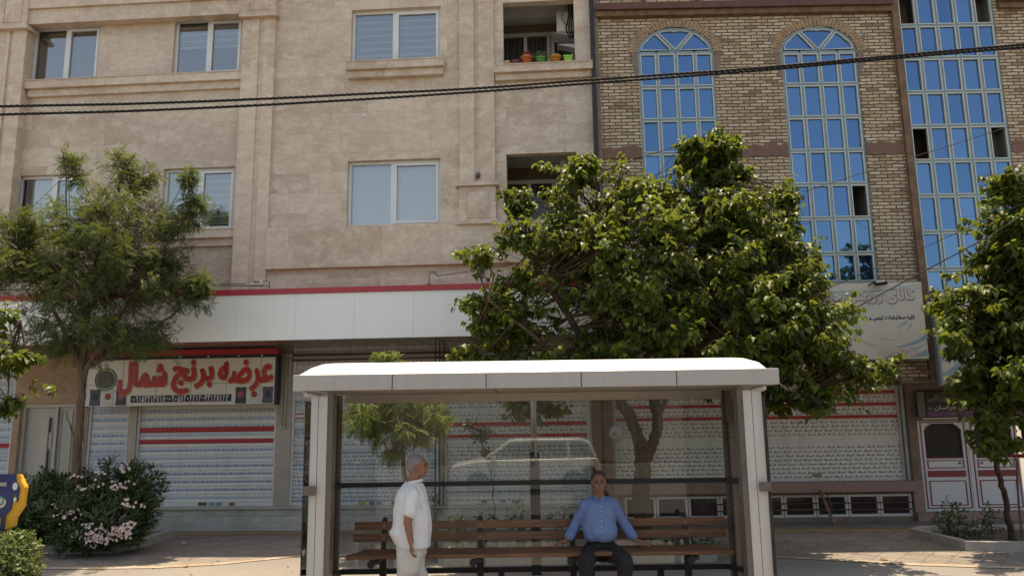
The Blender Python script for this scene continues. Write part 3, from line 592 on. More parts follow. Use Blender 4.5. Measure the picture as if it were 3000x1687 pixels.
# ------------------------------------------------------------------ rice shop sign
DG = .72
gx0, gx1, gz0, gz1 = LF.rect(DG, (253, 1056), (807, 1046), (806, 1184), (252, 1189))
sg = empty('rice_shop_sign', LF.w(gx0, DG, gz0), -LF.a, 'long cream shop sign with big red Persian lettering and painted sacks', 'shop sign')
gw, gh = gx1-gx0, gz1-gz0
MB().box(0, gw, 0, .12, 0, gh).build('board', plain('cream_sign_sheet', (.64, .595, .53), .35, 0, .04, 2), sg)
m = MB(); m.box(-.04, gw+.055, -.03, .13, gh+.001, gh+.06); m.box(gw+.001, gw+.055, -.03, .13, -.02, gh); m.box(-.04, -.001, -.02, .13, -.02, gh); m.build('frame', M['black'], sg)
MB().box(-.06, gw+.06, -.06, .13, gh+.062, gh+.17).build('red_top_band', M['red'], sg)
m = MB()
for fx in (.195, .375, .56, .745, .925, .06): m.box(gw*fx-.003, gw*fx+.003, -.002, -.0002, 0, gh)
m.box(0, gw, -.0035, -.0022, gh*.46-.003, gh*.46+.003); m.build('panel_joint', M['black'], sg)
m = MB()
for fx in (.50, .65, .81, .93): m.lathe([(.001, 0), (.02, 0), (.022, -.02), (.001, -.03)], (gw*fx, -.045, gh+.045), 10)
m.build('spot_light', M['plastic_white'], sg)
OR = plain('orange_shadow_paint', (.52, .24, .05), .4); RD = plain('red_letter_paint', (.44, .025, .03), .4)
for mt, o_, yy in ((OR, .02, -.006), (RD, 0, -.016)):
    for t, a, b, c, d in (('عرضه', .705, .985, .30, .935), ('برنج', .462, .672, .27, .95), ('شمال', .175, .425, .27, .935)):
        lettering('letters', t, gw*a+o_, gw*b+o_, gh*c-o_, gh*d-o_, yy, mt, sg, .042, 8)
MB().box(gw*.245, gw*.775, -.010, -.004, gh*.07, gh*.22).build('number_panel', plain('black_violet_panel', (.022, .012, .035), .4), sg)
digits('number_letters', '09153213718-09058204612-33128662', gw*.256, gw*.762, gh*.085, gh*.21, -.012, M['plastic_white'], sg, .012)
# green ring emblem with a plain dark disc
m = MB(); cx, cz, r = gw*.105, gh*.58, gh*.235
pts = [(cx+r*math.cos(t), -.008, cz+r*1.0*math.sin(t)) for t in np.linspace(0, 6.283, 33)]; m.tube(pts, .014, 6, False); m.build('green_ring', plain('green_ring_paint', (.05, .20, .05), .4), sg)
MB().disc_y(cx, -.006, cz, r*.86, .004).build('emblem_disc', plain('dull_brown_disc', (.09, .07, .065), .5, 0, .5, 12), sg)
for k, (fx, c, c2) in enumerate(((.025, (.04, .06, .10), (.02, .02, .03)), (.095, (.50, .48, .46), (.30, .03, .03)), (.165, (.03, .035, .05), (.35, .08, .10)), (.795, (.03, .035, .05), (.35, .08, .10)), (.865, (.50, .48, .46), (.30, .03, .03)), (.935, (.07, .08, .13), (.03, .03, .05)))):
    a, b = gw*fx, gw*(fx+.058); c0, d0 = gh*.015, gh*.37
    pf = [(a+.01, c0), (b-.01, c0), (b, c0+.03), (b-.012, (c0+d0)/2), (b, d0-.01), (b-.02, d0), ((a+b)/2, d0-.008), (a+.02, d0), (a, d0-.01), (a+.012, (c0+d0)/2), (a, c0+.03)]
    o = MB().prism_y(pf, -.009, -.0045).build('rice_sack', plain('sack_%d' % k, c, .5, 0, .3, 30), sg)
    MB().disc_y((a+b)/2, -.012, c0+(d0-c0)*.55, (b-a)*.28, .003, 14, (d0-c0)*.2).build('sack_label', plain('sack_label_%d' % k, c2, .5, 0, .3, 40), o)

# ------------------------------------------------------------------ the brick building
BF = Frame(0, 13.93, R(.65)); Q = BF.P
brk = empty('brick_building', BF.o, -BF.a, 'yellow brick building with tall blue mirrored arched windows and a glazed strip', 'building')
bX = lambda u, v, d=0: Q(u, v, d)[0]
bZ = lambda u, v, d=0: Q(u, v, d)[1]
bx0 = LF.w(xR, 0, 0).x+.03; bx1 = 12.5
a1 = ((bX(1866, 161)+bX(1884, 455))/2, (bX(2088, 157)+bX(2108, 400))/2); a2 = ((bX(2286, 157)+bX(2312, 440))/2, (bX(2509, 157)+bX(2534, 400))/2)
tw = ((bX(2617, 0)+bX(2690, 560))/2, (bX(2905, 0)+bX(2969, 464))/2)
rowsA = [bZ(2285, 153), bZ(2293, 249), bZ(2302, 345), bZ(2312, 443), bZ(2322, 541), bZ(2332, 641), bZ(2342, 744), bZ(2352, 829)]
rowsT = [bZ(2635, 76), bZ(2645, 172), bZ(2655, 271), bZ(2666, 371), bZ(2678, 472), bZ(2690, 574), bZ(2700, 680), bZ(2712, 788), bZ(2718, 856)]
sA, tA = rowsA[0], bZ(2395, 77)
s1, t1_ = bZ(1975, 153), bZ(1975, 81)
zUnder = 3.02
m = MB(); zW1 = tA+.02
def arch_pts(x0, x1, zs, zt, n=24): c = (x0+x1)/2; return [(c-(x1-x0)/2*math.cos(math.pi*i/n), zs+(zt-zs)*math.sin(math.pi*i/n)) for i in range(n+1)]
holes = [(a1[0], a1[1], rowsA[-1], t1_, .10), (a2[0], a2[1], rowsA[-1], tA, .10), (tw[0], tw[1], rowsT[-1], HTOP, .10)]
wall_grid(m, bx0, bx1, zUnder, HTOP, holes, 0, .10)
for (x0, x1), zs, zt in ((a1, s1, t1_), (a2, sA, tA)):
    ap = arch_pts(x0, x1, zs, zt); m2 = len(ap)//2
    for i in range(len(ap)-1):
        m.quad((ap[i][0], 0, ap[i][1]), (ap[i+1][0], 0, ap[i+1][1]), (ap[i+1][0], 0, zt), (ap[i][0], 0, zt))
        m.quad((ap[i][0], 0, ap[i][1]), (ap[i][0], .10, ap[i][1]), (ap[i+1][0], .10, ap[i+1][1]), (ap[i+1][0], 0, ap[i+1][1]))
m.quad((bx0, 0, zUnder), (bx0, 0, HTOP), (bx0, 8, HTOP), (bx0, 8, zUnder)); m.quad((bx1, 0, zUnder), (bx1, 8, zUnder), (bx1, 8, HTOP), (bx1, 0, HTOP))
m.box(bx0, bx1, -.02, 8, HTOP+.001, HTOP+.12); m.quad((bx0, 0, zUnder), (bx0, 8, zUnder), (bx1, 8, zUnder), (bx1, 0, zUnder))
m.quad((bx0, 8, 0), (bx0, 8, HTOP), (bx1, 8, HTOP), (bx1, 8, 0)); m.build('wall', M['brick'], brk)
# glazed windows
def sub(mb, x0, x1, z0, z1, y, t, dp):
    mb.box(x0, x1, y, y+dp, z0, z0+t); mb.box(x0, x1, y, y+dp, z1-t, z1); mb.box(x0, x0+t, y, y+dp, z0+t, z1-t); mb.box(x1-t, x1, y, y+dp, z0+t, z1-t)
def glazed(x0, x1, rows, cols, opened, label, arch=None, y=.02):
    fr = MB(); bd = MB(); gl = MB(); dk = MB(); hb = .045; W_ = x1-x0; cw = W_/cols; t = .017
    for i in range(cols+1):
        c = x0+cw*i; a, b = (c, c+.045) if i == 0 else (c-.045, c) if i == cols else (c-.023, c+.023); fr.box(a, b, y, y+.06, rows[-1], rows[0])
    for j, z in enumerate(rows):
        for i in range(cols):
            a = x0+cw*i+(.045 if i == 0 else .023); b = x0+cw*(i+1)-(.045 if i == cols-1 else .023); fr.box(a, b, y, y+.06, z-.022 if j else z-.04, z+.022)
    for j in range(len(rows)-1):
        for i in range(cols):
            a = x0+cw*i+(.045 if i == 0 else .023); b = x0+cw*(i+1)-(.045 if i == cols-1 else .023); c, d = rows[j+1]+.022, rows[j]-(.022 if j else .04)
            sub(bd, a+.001, b-.001, c+.001, d-.001, y-.014, t, .05); tl = random.uniform(-.004, .004); t2 = random.uniform(-.006, .006)
            if (j, i) in opened: continue
            gl.quad((a+t, y+.022+tl, c+t), (b-t, y+.022-tl, c+t), (b-t, y+.022-tl+t2, d-t), (a+t, y+.022+tl+t2, d-t))
    if arch:
        zs, zt = arch; ap = arch_pts(x0, x1, zs, zt); ip = arch_pts(x0+.05, x1-.05, zs+.02, zt-.05)
        for i in range(len(ap)-1): fr.add([(ap[i][0], y, ap[i][1]), (ap[i+1][0], y, ap[i+1][1]), (ip[i+1][0], y, ip[i+1][1]), (ip[i][0], y, ip[i][1]), (ip[i][0], y+.06, ip[i][1]), (ip[i+1][0], y+.06, ip[i+1][1])], [(0, 1, 2, 3), (3, 2, 5, 4)])
        cx = (x0+x1)/2; A_ = (cx, zs+.03)
        for k in (8, 16):
            b = ip[k]; fr.bar((A_[0], y+.03, A_[1]), (b[0], y+.03, b[1]), .06, .062)
        def inset(poly):
            mx = sum(p[0] for p in poly)/len(poly); mz = sum(p[1] for p in poly)/len(poly)
            def sh(q, s): d = math.hypot(q[0]-mx, q[1]-mz); k = max(0, (d-s)/d); return (mx+(q[0]-mx)*k, mz+(q[1]-mz)*k)
            o = [sh(q, .018) for q in poly]; i_ = [sh(q, .045) for q in poly]
            n = len(poly)
            for k in range(n):
                p1, p2, q2, q1 = o[k], o[(k+1) % n], i_[(k+1) % n], i_[k]; bd.add([(p1[0], y-.014, p1[1]), (p2[0], y-.014, p2[1]), (q2[0], y-.014, q2[1]), (q1[0], y-.014, q1[1]), (q1[0], y+.03, q1[1]), (q2[0], y+.03, q2[1])], [(0, 1, 2, 3), (3, 2, 5, 4)])
            gl.add([(p[0], y+.02, p[1]) for p in poly], [tuple(range(n))])
        base = zs+.03
        inset([(cx-.05, base)]+[(p[0], max(base, p[1])) for p in reversed(ip[0:9])]); inset([(cx+.05, base)]+[(p[0], max(base, p[1])) for p in ip[:15:-1]]) ; inset([A_]+[ip[k] for k in range(8, 17)])
    o = fr.build('glazed_window', M['alu_frame'], brk); o['label'] = label
    bd.build('glazing_bead', M['alu_bead'], o); gl.build('blue_pane', M['blue'], o)
    # rooms behind
    zt2 = rows[0]; q = .9
    dk.quad((x0, y+q, rows[-1]), (x1, y+q, rows[-1]), (x1, y+q, zt2), (x0, y+q, zt2)); dk.quad((x0, y+.07, rows[-1]), (x0, y+q, rows[-1]), (x0, y+q, zt2), (x0, y+.07, zt2)); dk.quad((x1, y+.07, rows[-1]), (x1, y+.07, zt2), (x1, y+q, zt2), (x1, y+q, rows[-1]))
    dk.build('room_lining', M['room'], o)
    for (j, i) in opened:
        if i in (0, cols-1) and cols == 5:
            a = x0+cw*i+(.05 if i == 0 else .03); b = x0+cw*(i+1)-(.05 if i == cols-1 else .03); m_ = MB().box(a-.05, b+.05, y+.35, y+.37, rows[j+1], rows[j]).build('inner_panel', plain('inner_panel_%d_%d' % (j, i), {(2, 0): (.16, .10, .06), (2, 4): (.15, .13, .11), (6, 0): (.03, .02, .015), (6, 4): (.15, .13, .105)}[(j, i)], .9, 0, .1, 3), o)
    return o
glazed(*a1, [s1]+rowsA[1:], 4, set(), 'arched blue window nearest the stone building', (s1, t1_))
glazed(*a2, rowsA, 4, {(4, 3)}, 'arched blue window with one open casement', (sA, tA))
topT = rowsT[0]+(rowsT[0]-rowsT[1])
glazed(*tw, [topT+1.9*(rowsT[0]-rowsT[1]), topT+(rowsT[0]-rowsT[1]), topT, *rowsT], 5, {(2, 0), (2, 4), (6, 0), (6, 4)}, 'tall five column strip of blue glass with open corner casements')
# header-brick arches, bands, beams
for (x0, x1), zs, zt in ((a1, s1, t1_), (a2, sA, tA)):
    m = MB(); ap = arch_pts(x0-.01, x1+.01, zs, zt+.01, 34); bp = arch_pts(x0-.17, x1+.17, zs, zt+.17, 34)
    for i in range(34):
        f = .10; a, b = Vector(ap[i]), Vector(ap[i+1]); c, d = Vector(bp[i]), Vector(bp[i+1]); a2_, b2_ = a.lerp(b, f), a.lerp(b, 1-f); c2, d2 = c.lerp(d, f), c.lerp(d, 1-f)
        m.prism_y([tuple(a2_), tuple(b2_), tuple(d2), tuple(c2)], -.012-.008*random.random(), .0)
    m.build('arch_surround', plain('arch_header_brick', (.36, .24, .15), .9, 0, .35, 9, bump=.4), brk)
zb_a, zb_b = bZ(1760, 433), bZ(1760, 468)
m = MB(); segs = [(bx0, a1[0]), (a1[1], a2[0]), (a2[1], tw[0]-.16), (tw[1]+.02, bx1)]
for a, b in segs:
    n_ = max(4, int((b-a)/.08)); top_ = [(a+(b-.003-a)*i/n_, zb_a+random.uniform(-.022, .022)) for i in range(n_+1)]; bot_ = [(a+(b-.003-a)*i/n_, zb_b+random.uniform(-.022, .022)) for i in range(n_+1)]
    MB().prism_y(bot_+top_[::-1], -.02, .0).build('cement_band', M['redcement'], brk)
zt_a, zt_b, zt_c = bZ(1900, 19), bZ(1900, 38), bZ(1900, 53)
m = MB(); m.box(bx0+.08, tw[0]-.14, -.16, 0, zt_b, zt_a); m.box(tw[1]+.06, bx1, -.16, 0, zt_b+.02, zt_a+.02)
for x in np.arange(bx0+1.0, tw[0], 1.05): m.box(x, x+.06, -.10, -.001, zt_a+.002, zt_a+1.2)
m.build('steel_beam', M['rust'], brk)
m = MB(); m.box(bx0+.08, tw[0]-.14, -.10, -.001, zt_c, zt_b-.003); m.box(tw[1]+.06, bx1, -.10, -.001, zt_c+.02, zt_b+.017); m.build('mortar_ledge', M['rustbrown'], brk)
m = MB()
for (x0, x1), zs in ((a1, s1), (a2, sA)):
    for s_ in (-1, 1):
        xx = x0 if s_ < 0 else x1; pts = [(xx, zs-.55), (xx+s_*.07, zs-.5), (xx+s_*.12, zs-.2), (xx+s_*.14, zs+.12), (xx+s_*.2, zs+.35), (xx+s_*.10, zs+.30), (xx+s_*.02, zs+.05)]
        MB().prism_y(pts if s_ > 0 else pts[::-1], -.010, -.001).build('mortar_patch', M['cement'], brk)
# rusty channel beside the glass strip and downpipe at the party wall
zLow = bZ(2700, 1122)
m = MB(); m.box(tw[0]-.135, tw[0]-.03, -.09, .0, zLow, HTOP); m.box(tw[0]-.02, tw[0]-.002, -.05, 0, rowsT[-1], HTOP); m.build('rusty_channel', M['rustbrown'], brk)
m = MB(); m.box(bx0-.035, bx0+.045, -.10, -.002, zUnder, HTOP); m.build('downpipe', M['black'], brk); MB().box(bx0+.047, bx0+.12, -.05, -.002, zUnder, HTOP).build('cement_strip', M['cement'], brk)
# low brick corbel and teal box under the glass strip
cx0 = bX(2636, 1090); m = MB(); m.box(cx0, bx1, -.0, .9, zLow+.06, zUnder-.002); m.build('corbel', M['brick'], brk)
m = MB(); m.box(cx0-.02, bx1, -.06, .9, zLow, zLow+.055); m.bar((cx0+.10, -.02, zUnder-.05), (cx0+.62, -.02, zLow+.10), .06, .05); m.build('corbel_beam', M['rustbrown'], brk)
MB().box(tw[0]-.03, tw[0]+.05, -.07, -.001, zLow+.06, rowsT[-1]-.002).build('trim_post', M['alu_frame'], brk)
# ground floor
DB = 1.30
rx0, rx1 = bX(1800, 1300, DB), bX(2648, 1300, DB); zrb = bZ(2450, 1409, DB)
zg0, zg1 = bZ(2450, 1441, DB-.16), zrb-.004
ddx0, ddx1 = bX(2693, 1300, DB), bX(3005, 1300, DB); zd0, zd1 = bZ(2770, 1497, DB), bZ(2770, 1232, DB)
wz0, wz1 = bZ(2560, 1511, DB+.05), bZ(2560, 1446, DB+.05); wx0, wx1 = bX(1830, 1480, DB), bX(2676, 1480, DB)
m = MB(); wall_grid(m, bx0, bx1, 0, zUnder+.2, [(rx0, rx1, zrb, zUnder+.2, .12), (ddx0, ddx1, zd0, zd1, .1), (wx0, wx1, wz0, wz1, .1)], DB, .12); m.build('ground_floor_wall', M['cement'], brk)
m = MB(); m.box(rx0-.05, rx1+.08, DB-.16, DB-.002, zg0, zg1); m.box(rx1+.05+.035, ddx0-.01, DB-.03, DB-.002, 0, zrb); m.box(rx1+.085, bx1, DB-.12, DB-.032, 0, zd0-.004); m.build('granite_base', M['granite'], brk)
redsR = [red(1154, 1145, 2450, BF, DB+.08), red(1189, 1180, 2450, BF, DB+.08), red(1225, 1216, 2450, BF, DB+.08), red(1118, 1110, 2450, BF, DB+.08)]
shutter(brk, rx0, rx1, zrb, zUnder+.15, DB+.08, shutter_mat('printed_shutter_script', .195, .080, (.05, .06, .12), (.73, .735, .715), 45.0, redsR, .03, (.30, .04, .05), 0, False, (bZ(2450, 1302, DB+.08), bZ(2450, 1274, DB+.08))), 'wide roller shutter printed with dark script rows and red slats', .080)
MB().box(rx1+.003, rx1+.07, DB-.03, DB-.002, zrb, zUnder).build('shutter_jamb', M['alu_frame'], brk); MB().box(rx1+.072, rx1+.10, DB-.05, DB-.002, zrb, zUnder).build('iron_jamb', M['rust'], brk)
MB().box(bX(2560, 1400, DB)-1.15, bX(2560, 1400, DB)-.98, DB+.05, DB+.064, zrb+.09, zrb+.14).build('sticker', plain('tan_sticker', (.25, .2, .12), .6, 0, .3, 40), brk)
# basement windows
nC = 9; cw = (wx1-wx0)/nC; m = MB(); g = MB()
bw = None
for i in range(nC):
    a, b = wx0+cw*i, wx0+cw*(i+1); m_ = MB(); sub(m_, a+.008, b-.008, wz0, wz1, DB+.03, .042, .06); o = m_.build('basement_window', M['white_frame'], brk)
    MB().quad((a+.06, DB+.07, wz0+.05), (b-.06, DB+.07, wz0+.05), (b-.06, DB+.07, wz1-.05), (a+.06, DB+.07, wz1-.05)).build('pane', plain('basement_glass_%d' % i, (.03+.01*(i % 3), .03, .03), .12), o)
m = MB()
for v in (1471, 1491): zz = bZ(2560, v, DB-.06); m.tube([(bX(2100, v, DB-.06), DB-.06, zz), (rx1+.02, DB-.06, zz)], .013, 6)
m.build('guard_rail', M['rust'], brk)
# red and white iron door
def leaf(x0, x1, knob_side, label):
    H = zd1-zd0; y = DB+.04; w_ = x1-x0; m = MB()
    wa, wb = x0+w_*.11, x1-w_*.11; q0, q1 = zd0+H*.585, zd0+H*.97
    m.box(x0, wa, y, y+.05, zd0, zd1); m.box(wb, x1, y, y+.05, zd0, zd1); m.box(wa, wb, y, y+.05, zd0, q0); m.box(wa, wb, y, y+.05, q1, zd1)
    for s_, xx in ((1, wa), (-1, wb)): m.prism_y([(xx, q1), (xx, q1-.14), (xx+s_*.05, q1-.055), (xx+s_*.16, q1)][::s_], y, y+.05)
    o = m.build('iron_door', M['doorpaint'], brk); o['label'] = label
    r = MB(); t = .016
    def rr(a, b, c, d, tt=t): sub(r, a, b, c, d, y-.012, tt, .012)
    rr(x0+.035, x1-.035, zd0+.05, zd1-.02); rr(wa+.01, wb-.01, zd0+H*.06, zd0+H*.335); rr(wa+.01, wb-.01, zd0+H*.47, zd0+H*.56)
    r.box(wa, wb, y-.014, y-.001, zd0+H*.375, zd0+H*.445)
    r.box(wa, wb, y-.01, y-.001, q0-.012, q0+.008); r.bar((wa, y-.005, q1-.14), (wa+.16, y-.005, q1), .016); r.bar((wb, y-.005, q1-.14), (wb-.16, y-.005, q1), .016)
    r.build('red_moulding', M['doorred'], o)
    g = MB()
    for i in range(5):
        xx = wa+(wb-wa)*(i+.5)/5; g.tube([(xx, y-.012, q0), (xx, y-.012, q1-.10-.06*abs(i-2))], .024, 6)
    g.tube([(wa+(wb-wa)*t_, y-.004, q1-.20+.14*math.sin(math.pi*t_)) for t_ in np.linspace(0, 1, 13)], .022, 6); g.build('window_bars', M['barred'], o)
    MB().quad((wa, y+.04, q0), (wb, y+.04, q0), (wb, y+.04, q1), (wa, y+.04, q1)).build('door_glass', plain('dusty_dark_glass', (.035, .03, .027), .6, 0, .2, 6, .2), o)
    MB().lathe([(.001, 0), (.028, 0), (.03, .02), (.015, .035), (.001, .04)], (0, 0, 0), 14).build('door_knob', M['steel'], o, True, None).location = (wb-.09 if knob_side > 0 else wa+.09, y-.005, zd0+H*.515)
    o.children[-1].rotation_euler = (R(90), 0, 0)
xm = bX(2853, 1400, DB)
leaf(ddx0+.03, xm-.02, 1, 'left leaf of the white and red iron door'); leaf(xm+.02, xm+.02+(xm-.02-ddx0-.03), -1, 'right leaf of the white and red iron door behind the thin trunk')
for a_, b_ in ((xm-.019, xm+.019), (ddx0+.001, ddx0+.029)): MB().box(a_, b_, DB+.03, DB+.09, zd0, zd1).build('door_post', M['doorpaint'], brk)
# pier between the buildings (old timber and cement)
m = MB(); pa, pb, pc, pd = bX(1736, 1300, DB-.2), bX(1764, 1300, DB-.2), bX(1770, 1300, DB-.2), bX(1797, 1300, DB-.2)
m.box(pa, pb, DB-.2, DB+.1, 0, zUnder+.1); m.build('timber_pier', M['postwood'], brk); MB().box(pc, pd, DB-.14, DB-.01, 0, zUnder).build('peeling_pier', M['rustbrown'], brk); MB().box(pd+.002, pd+.05, DB-.1, DB-.01, 0, zUnder).build('iron_strip', M['alu_frame'], brk)
# ------------------------------------------------------------------ sport shop banners
def swoosh(mb, pts, wd0, wd1, y):
    n = len(pts); L = []; Rr = []
    for i, p in enumerate(pts):
        a = Vector(pts[max(0, i-1)]); b = Vector(pts[min(n-1, i+1)]); d = (b-a).normalized(); nn_ = Vector((-d.y, d.x)); w_ = (wd0+(wd1-wd0)*i/(n-1))/2; L.append(Vector(p)+nn_*w_); Rr.append(Vector(p)-nn_*w_)
    for i in range(n-1): mb.quad((L[i].x, y, L[i].y), (Rr[i].x, y, Rr[i].y), (Rr[i+1].x, y, Rr[i+1].y), (L[i+1].x, y, L[i+1].y))
def bez(p0, p1, p2, n=14): return [((1-t)**2*p0[0]+2*t*(1-t)*p1[0]+t*t*p2[0], (1-t)**2*p0[1]+2*t*(1-t)*p1[1]+t*t*p2[1]) for t in np.linspace(0, 1, n)]
FAD = plain('faded_blue_ink', (.22, .34, .38), .6); FAD2 = plain('pale_blue_ink', (.36, .42, .42), .6); FPK = plain('faded_pink_letters', (.60, .49, .43), .6); FSH = plain('letter_shadow_ink', (.22, .24, .25), .6); DKL = plain('dark_letter_ink', (.03, .03, .06), .6)
ban_m = plain('aged_banner_vinyl', (.58, .535, .455), .55, 0, .07, 1.5)
D1 = -.22
x0, x1, z0, z1 = BF.rect(D1, (2150, 838), (2698, 824), (2721, 1050), (2150, 1058)); x1 = bX(2710, 940, D1)
b1_ = empty('sports_shop_banner', BF.w(x0, D1, z0), -BF.a, 'weathered grey banner with faded blue swooshes and one dark line of Persian lettering', 'banner')
bw_, bh_ = x1-x0, z1-z0; MB().box(0, bw_, 0, .05, 0, bh_).build('board', ban_m, b1_)
bevel(MB().box(-.03, bw_+.02, .052, .12, -.02, bh_+.02).build('frame', M['alu_frame'], b1_), .005)
px2 = lambda u, v: (lambda q: (q[0]-x0, q[1]-z0))(Q(u, v, D1))
def L2(name, t, ua, ub, va, vb, y, mt, par, bold=.02, f=None, raw=False, lay=6):
    f = f or px2; xa, za = f(ua, vb); xb, zb = f(ub, va); lettering(name, t, xa, xb, za, zb, y, mt, par, bold, lay, raw)
for mt, o_, yy in ((FSH, 3, -.002), (FPK, 0, -.007)):
    L2('title_letters', 'کالای ورزشی جام', 2412+o_, 2676+o_, 845+o_, 896+o_, yy, mt, b1_, .05)
L2('line_letters', 'کلیه سفارشات تیمی و باشگاهی پذیر', 2463, 2679, 921, 941, -.003, DKL, b1_, .035)
p_, q_ = px2(2570, 1040), px2(2702, 1018); digits('number_letters', '09151022500', p_[0], q_[0], p_[1], q_[1], -.009, FPK, b1_, .035)
m = MB()
swoosh(m, bez(px2(2360, 868), px2(2560, 862), px2(2700, 832)), .02, .012, -.0012); swoosh(m, bez(px2(2300, 858), px2(2560, 856), px2(2700, 843)), .03, .01, -.0014)
swoosh(m, bez(px2(2627, 1016), px2(2680, 1010), px2(2717, 984)), .015, .09, -.0013); swoosh(m, bez(px2(2590, 1048), px2(2680, 1030), px2(2718, 1003)), .02, .015, -.0015); swoosh(m, bez(px2(2668, 1046), px2(2700, 1040), px2(2719, 1030)), .01, .12, -.0016)
m.build('blue_print', FAD, b1_)
m = MB(); swoosh(m, bez(px2(2636, 964), px2(2636, 1010), px2(2582, 990)), .005, .02, -.0018); swoosh(m, [px2(2628, 960), px2(2656, 943)], .035, .05, -.002); swoosh(m, [px2(2659, 970), px2(2670, 948)], .03, .04, -.002); swoosh(m, bez(px2(2500, 968), px2(2512, 1000), px2(2565, 1012)), .008, .03, -.0019); swoosh(m, bez(px2(2495, 998), px2(2506, 990), px2(2508, 972)), .01, .01, -.002)
swoosh(m, [px2(2420, 868), px2(2520, 868), px2(2600, 864)], .10, .03, -.0011); m.build('faded_print', FAD2, b1_)
fl = empty('floodlight', BF.w(bX(2579, 825, D1-.1), D1-.10, bZ(2579, 828, D1-.1)), -BF.a, 'small black floodlight clamped on the top edge of the grey banner', 'floodlight')
o = bevel(MB().box(-.11, .11, -.03, .03, -.05, .05).build('housing', M['black'], fl), .01); o.rotation_euler = (R(-50), R(-6), 0)
o2 = MB().box(-.085, .085, -.035, -.031, -.035, .035).build('lens', plain('floodlight_lens', (.40, .38, .30), .2), fl); o2.rotation_euler = (R(-50), R(-6), 0)
MB().tube([(-.11, 0, 0), (-.17, .04, -.02), (-.16, .16, -.04)], .012, 6).build('bracket', M['black'], fl)
D2 = -.26
x0b, x1b, z0b, z1b = BF.rect(D2, (2742, 856), (3200, 850), (3220, 1120), (2757, 1125)); x0b = bX(2750, 990, D2)
b2_ = empty('second_banner', BF.w(x0b, D2, z0b), -BF.a, 'pale banner with rounded grey lettering mostly hidden behind the mulberry leaves', 'banner')
MB().box(0, x1b-x0b, 0, .05, 0, z1b-z0b).build('board', plain('blue_grey_banner_vinyl', (.54, .52, .47), .55, 0, .07, 1.5), b2_); MB().box(-.05, -.004, -.01, .10, -.02, z1b-z0b+.02).build('frame', M['alu_frame'], b2_)
pxb = lambda u, v: (lambda q: (q[0]-x0b, q[1]-z0b))(Q(u, v, D2))
L2('title_letters', 'تهران', 2760, 2815, 1028, 1056, -.003, FSH, b2_, .03, pxb); 
for a_, b_, c_, w0, w1 in ((pxb(2755, 1100), pxb(2790, 1090), pxb(2830, 1060), .03, .16), (pxb(2752, 960), pxb(2780, 950), pxb(2810, 925), .01, .08)): m = MB(); swoosh(m, bez(a_, b_, c_), w0, w1, -.002); m.build('swoosh_print', FAD, b2_)
D3 = DB-.12
x0c, x1c, z0c, z1c = BF.rect(D3, (2712, 1148), (3010, 1142), (3010, 1216), (2716, 1222))
b3_ = empty('culture_sign', BF.w(x0c, D3, z0c), -BF.a, 'black sign with outlined Persian lettering and a violet lower edge over the iron door', 'sign')
W3_, H3_ = x1c-x0c, z1c-z0c; MB().box(0, W3_, 0, .10, 0, H3_).build('board', M['black'], b3_); MB().box(0, W3_, -.003, -.0004, .01, H3_*.22).build('violet_band', plain('violet_print', (.13, .05, .14), .5, 0, .5, 18), b3_)
MB().box(-.16, -.003, .02, .10, 0, H3_).build('side_box', plain('grey_box', (.12, .11, .11), .5), b3_); MB().tube([(-.12, -.04, -.03), (W3_, -.04, -.03)], .022, 8).build('light_tube', M['cream'], b3_)
pxc = lambda u, v: (lambda q: (q[0]-x0c, q[1]-z0c))(Q(u, v, D3))
OUT = plain('pale_outline_letters', (.38, .35, .33), .5)
L2('title_letters', 'باشگاه فرهنگی ورزشی', 2710+8, 2905, 1150, 1176, -.004, OUT, b3_, .05, pxc); L2('title_fill', 'باشگاه فرهنگی ورزشی', 2710+8, 2905, 1150, 1176, -.009, M['black'], b3_, .0, pxc, lay=1)
L2('line_letters', 'استان های خراسان', 2738, 2900, 1184, 1202, -.004, plain('white_letters', (.55, .54, .52), .5), b3_, .03, pxc); L2('small_letters', 'رضوی', 2716, 2731, 1190, 1200, -.004, OUT, b3_, .02, pxc)
# folding steel trestle in front of the basement windows
t_ = empty('steel_trestle', BF.w(bX(2410, 1540, .95), .95, 0), -BF.a, 'rusty folding steel trestle leaning at the basement windows', 'trestle')
xo = bX(2410, 1540, .95); fz = lambda u, v, d: (bX(u, v, d)-xo, d-.95, bZ(u, v, d))
m = MB(); m.bar(fz(2402, 1434, DB-.22), (bX(2445, 1537, .75)-xo, -.2, .02), .05, .03); m.build('diagonal_leg', M['rustbrown'], t_)
m = MB(); m.bar(fz(2422, 1446, DB-.22), (bX(2440, 1500, .9)-xo, -.05, .25), .02); m.bar(fz(2270, 1446, DB-.22), fz(2424, 1446, DB-.22), .025); m.bar(fz(2275, 1492, DB-.2), fz(2440, 1490, DB-.25), .02); m.build('cross_bar', M['rust'], t_)

# ------------------------------------------------------------------ small things on the facade
def fit(name, fr, u, v, d, label, cat): return empty(name, fr.w(fr.P(u, v, d)[0], d, fr.P(u, v, d)[1]), -fr.a, label, cat)
e = fit('junction_box', LF, 1068, 340, RB, 'tiny white junction box alone on the stone wall', 'junction box'); bevel(MB().box(-.03, .03, -.03, 0, -.03, .03).build('housing', M['plastic_white'], e), .004); MB().tube([(.02, -.01, .03), (.02, -.01, .05)], .008, 6).build('cable_gland', M['plastic_white'], e)
e = fit('wall_lamp', LF, 1401, 514, -.02, 'small dark wall lamp in the groove above the pyramid block', 'wall lamp'); MB().lathe([(.001, -.055), (.035, -.05), (.045, -.01), (.03, .03), (.012, .05), (.001, .05)], (0, -.02, 0), 12).build('lamp_body', plain('dark_blue_grey', (.05, .06, .075), .4), e, True); MB().box(-.015, .015, -.01, .05, .02, .07).build('bracket', M['steel'], e)
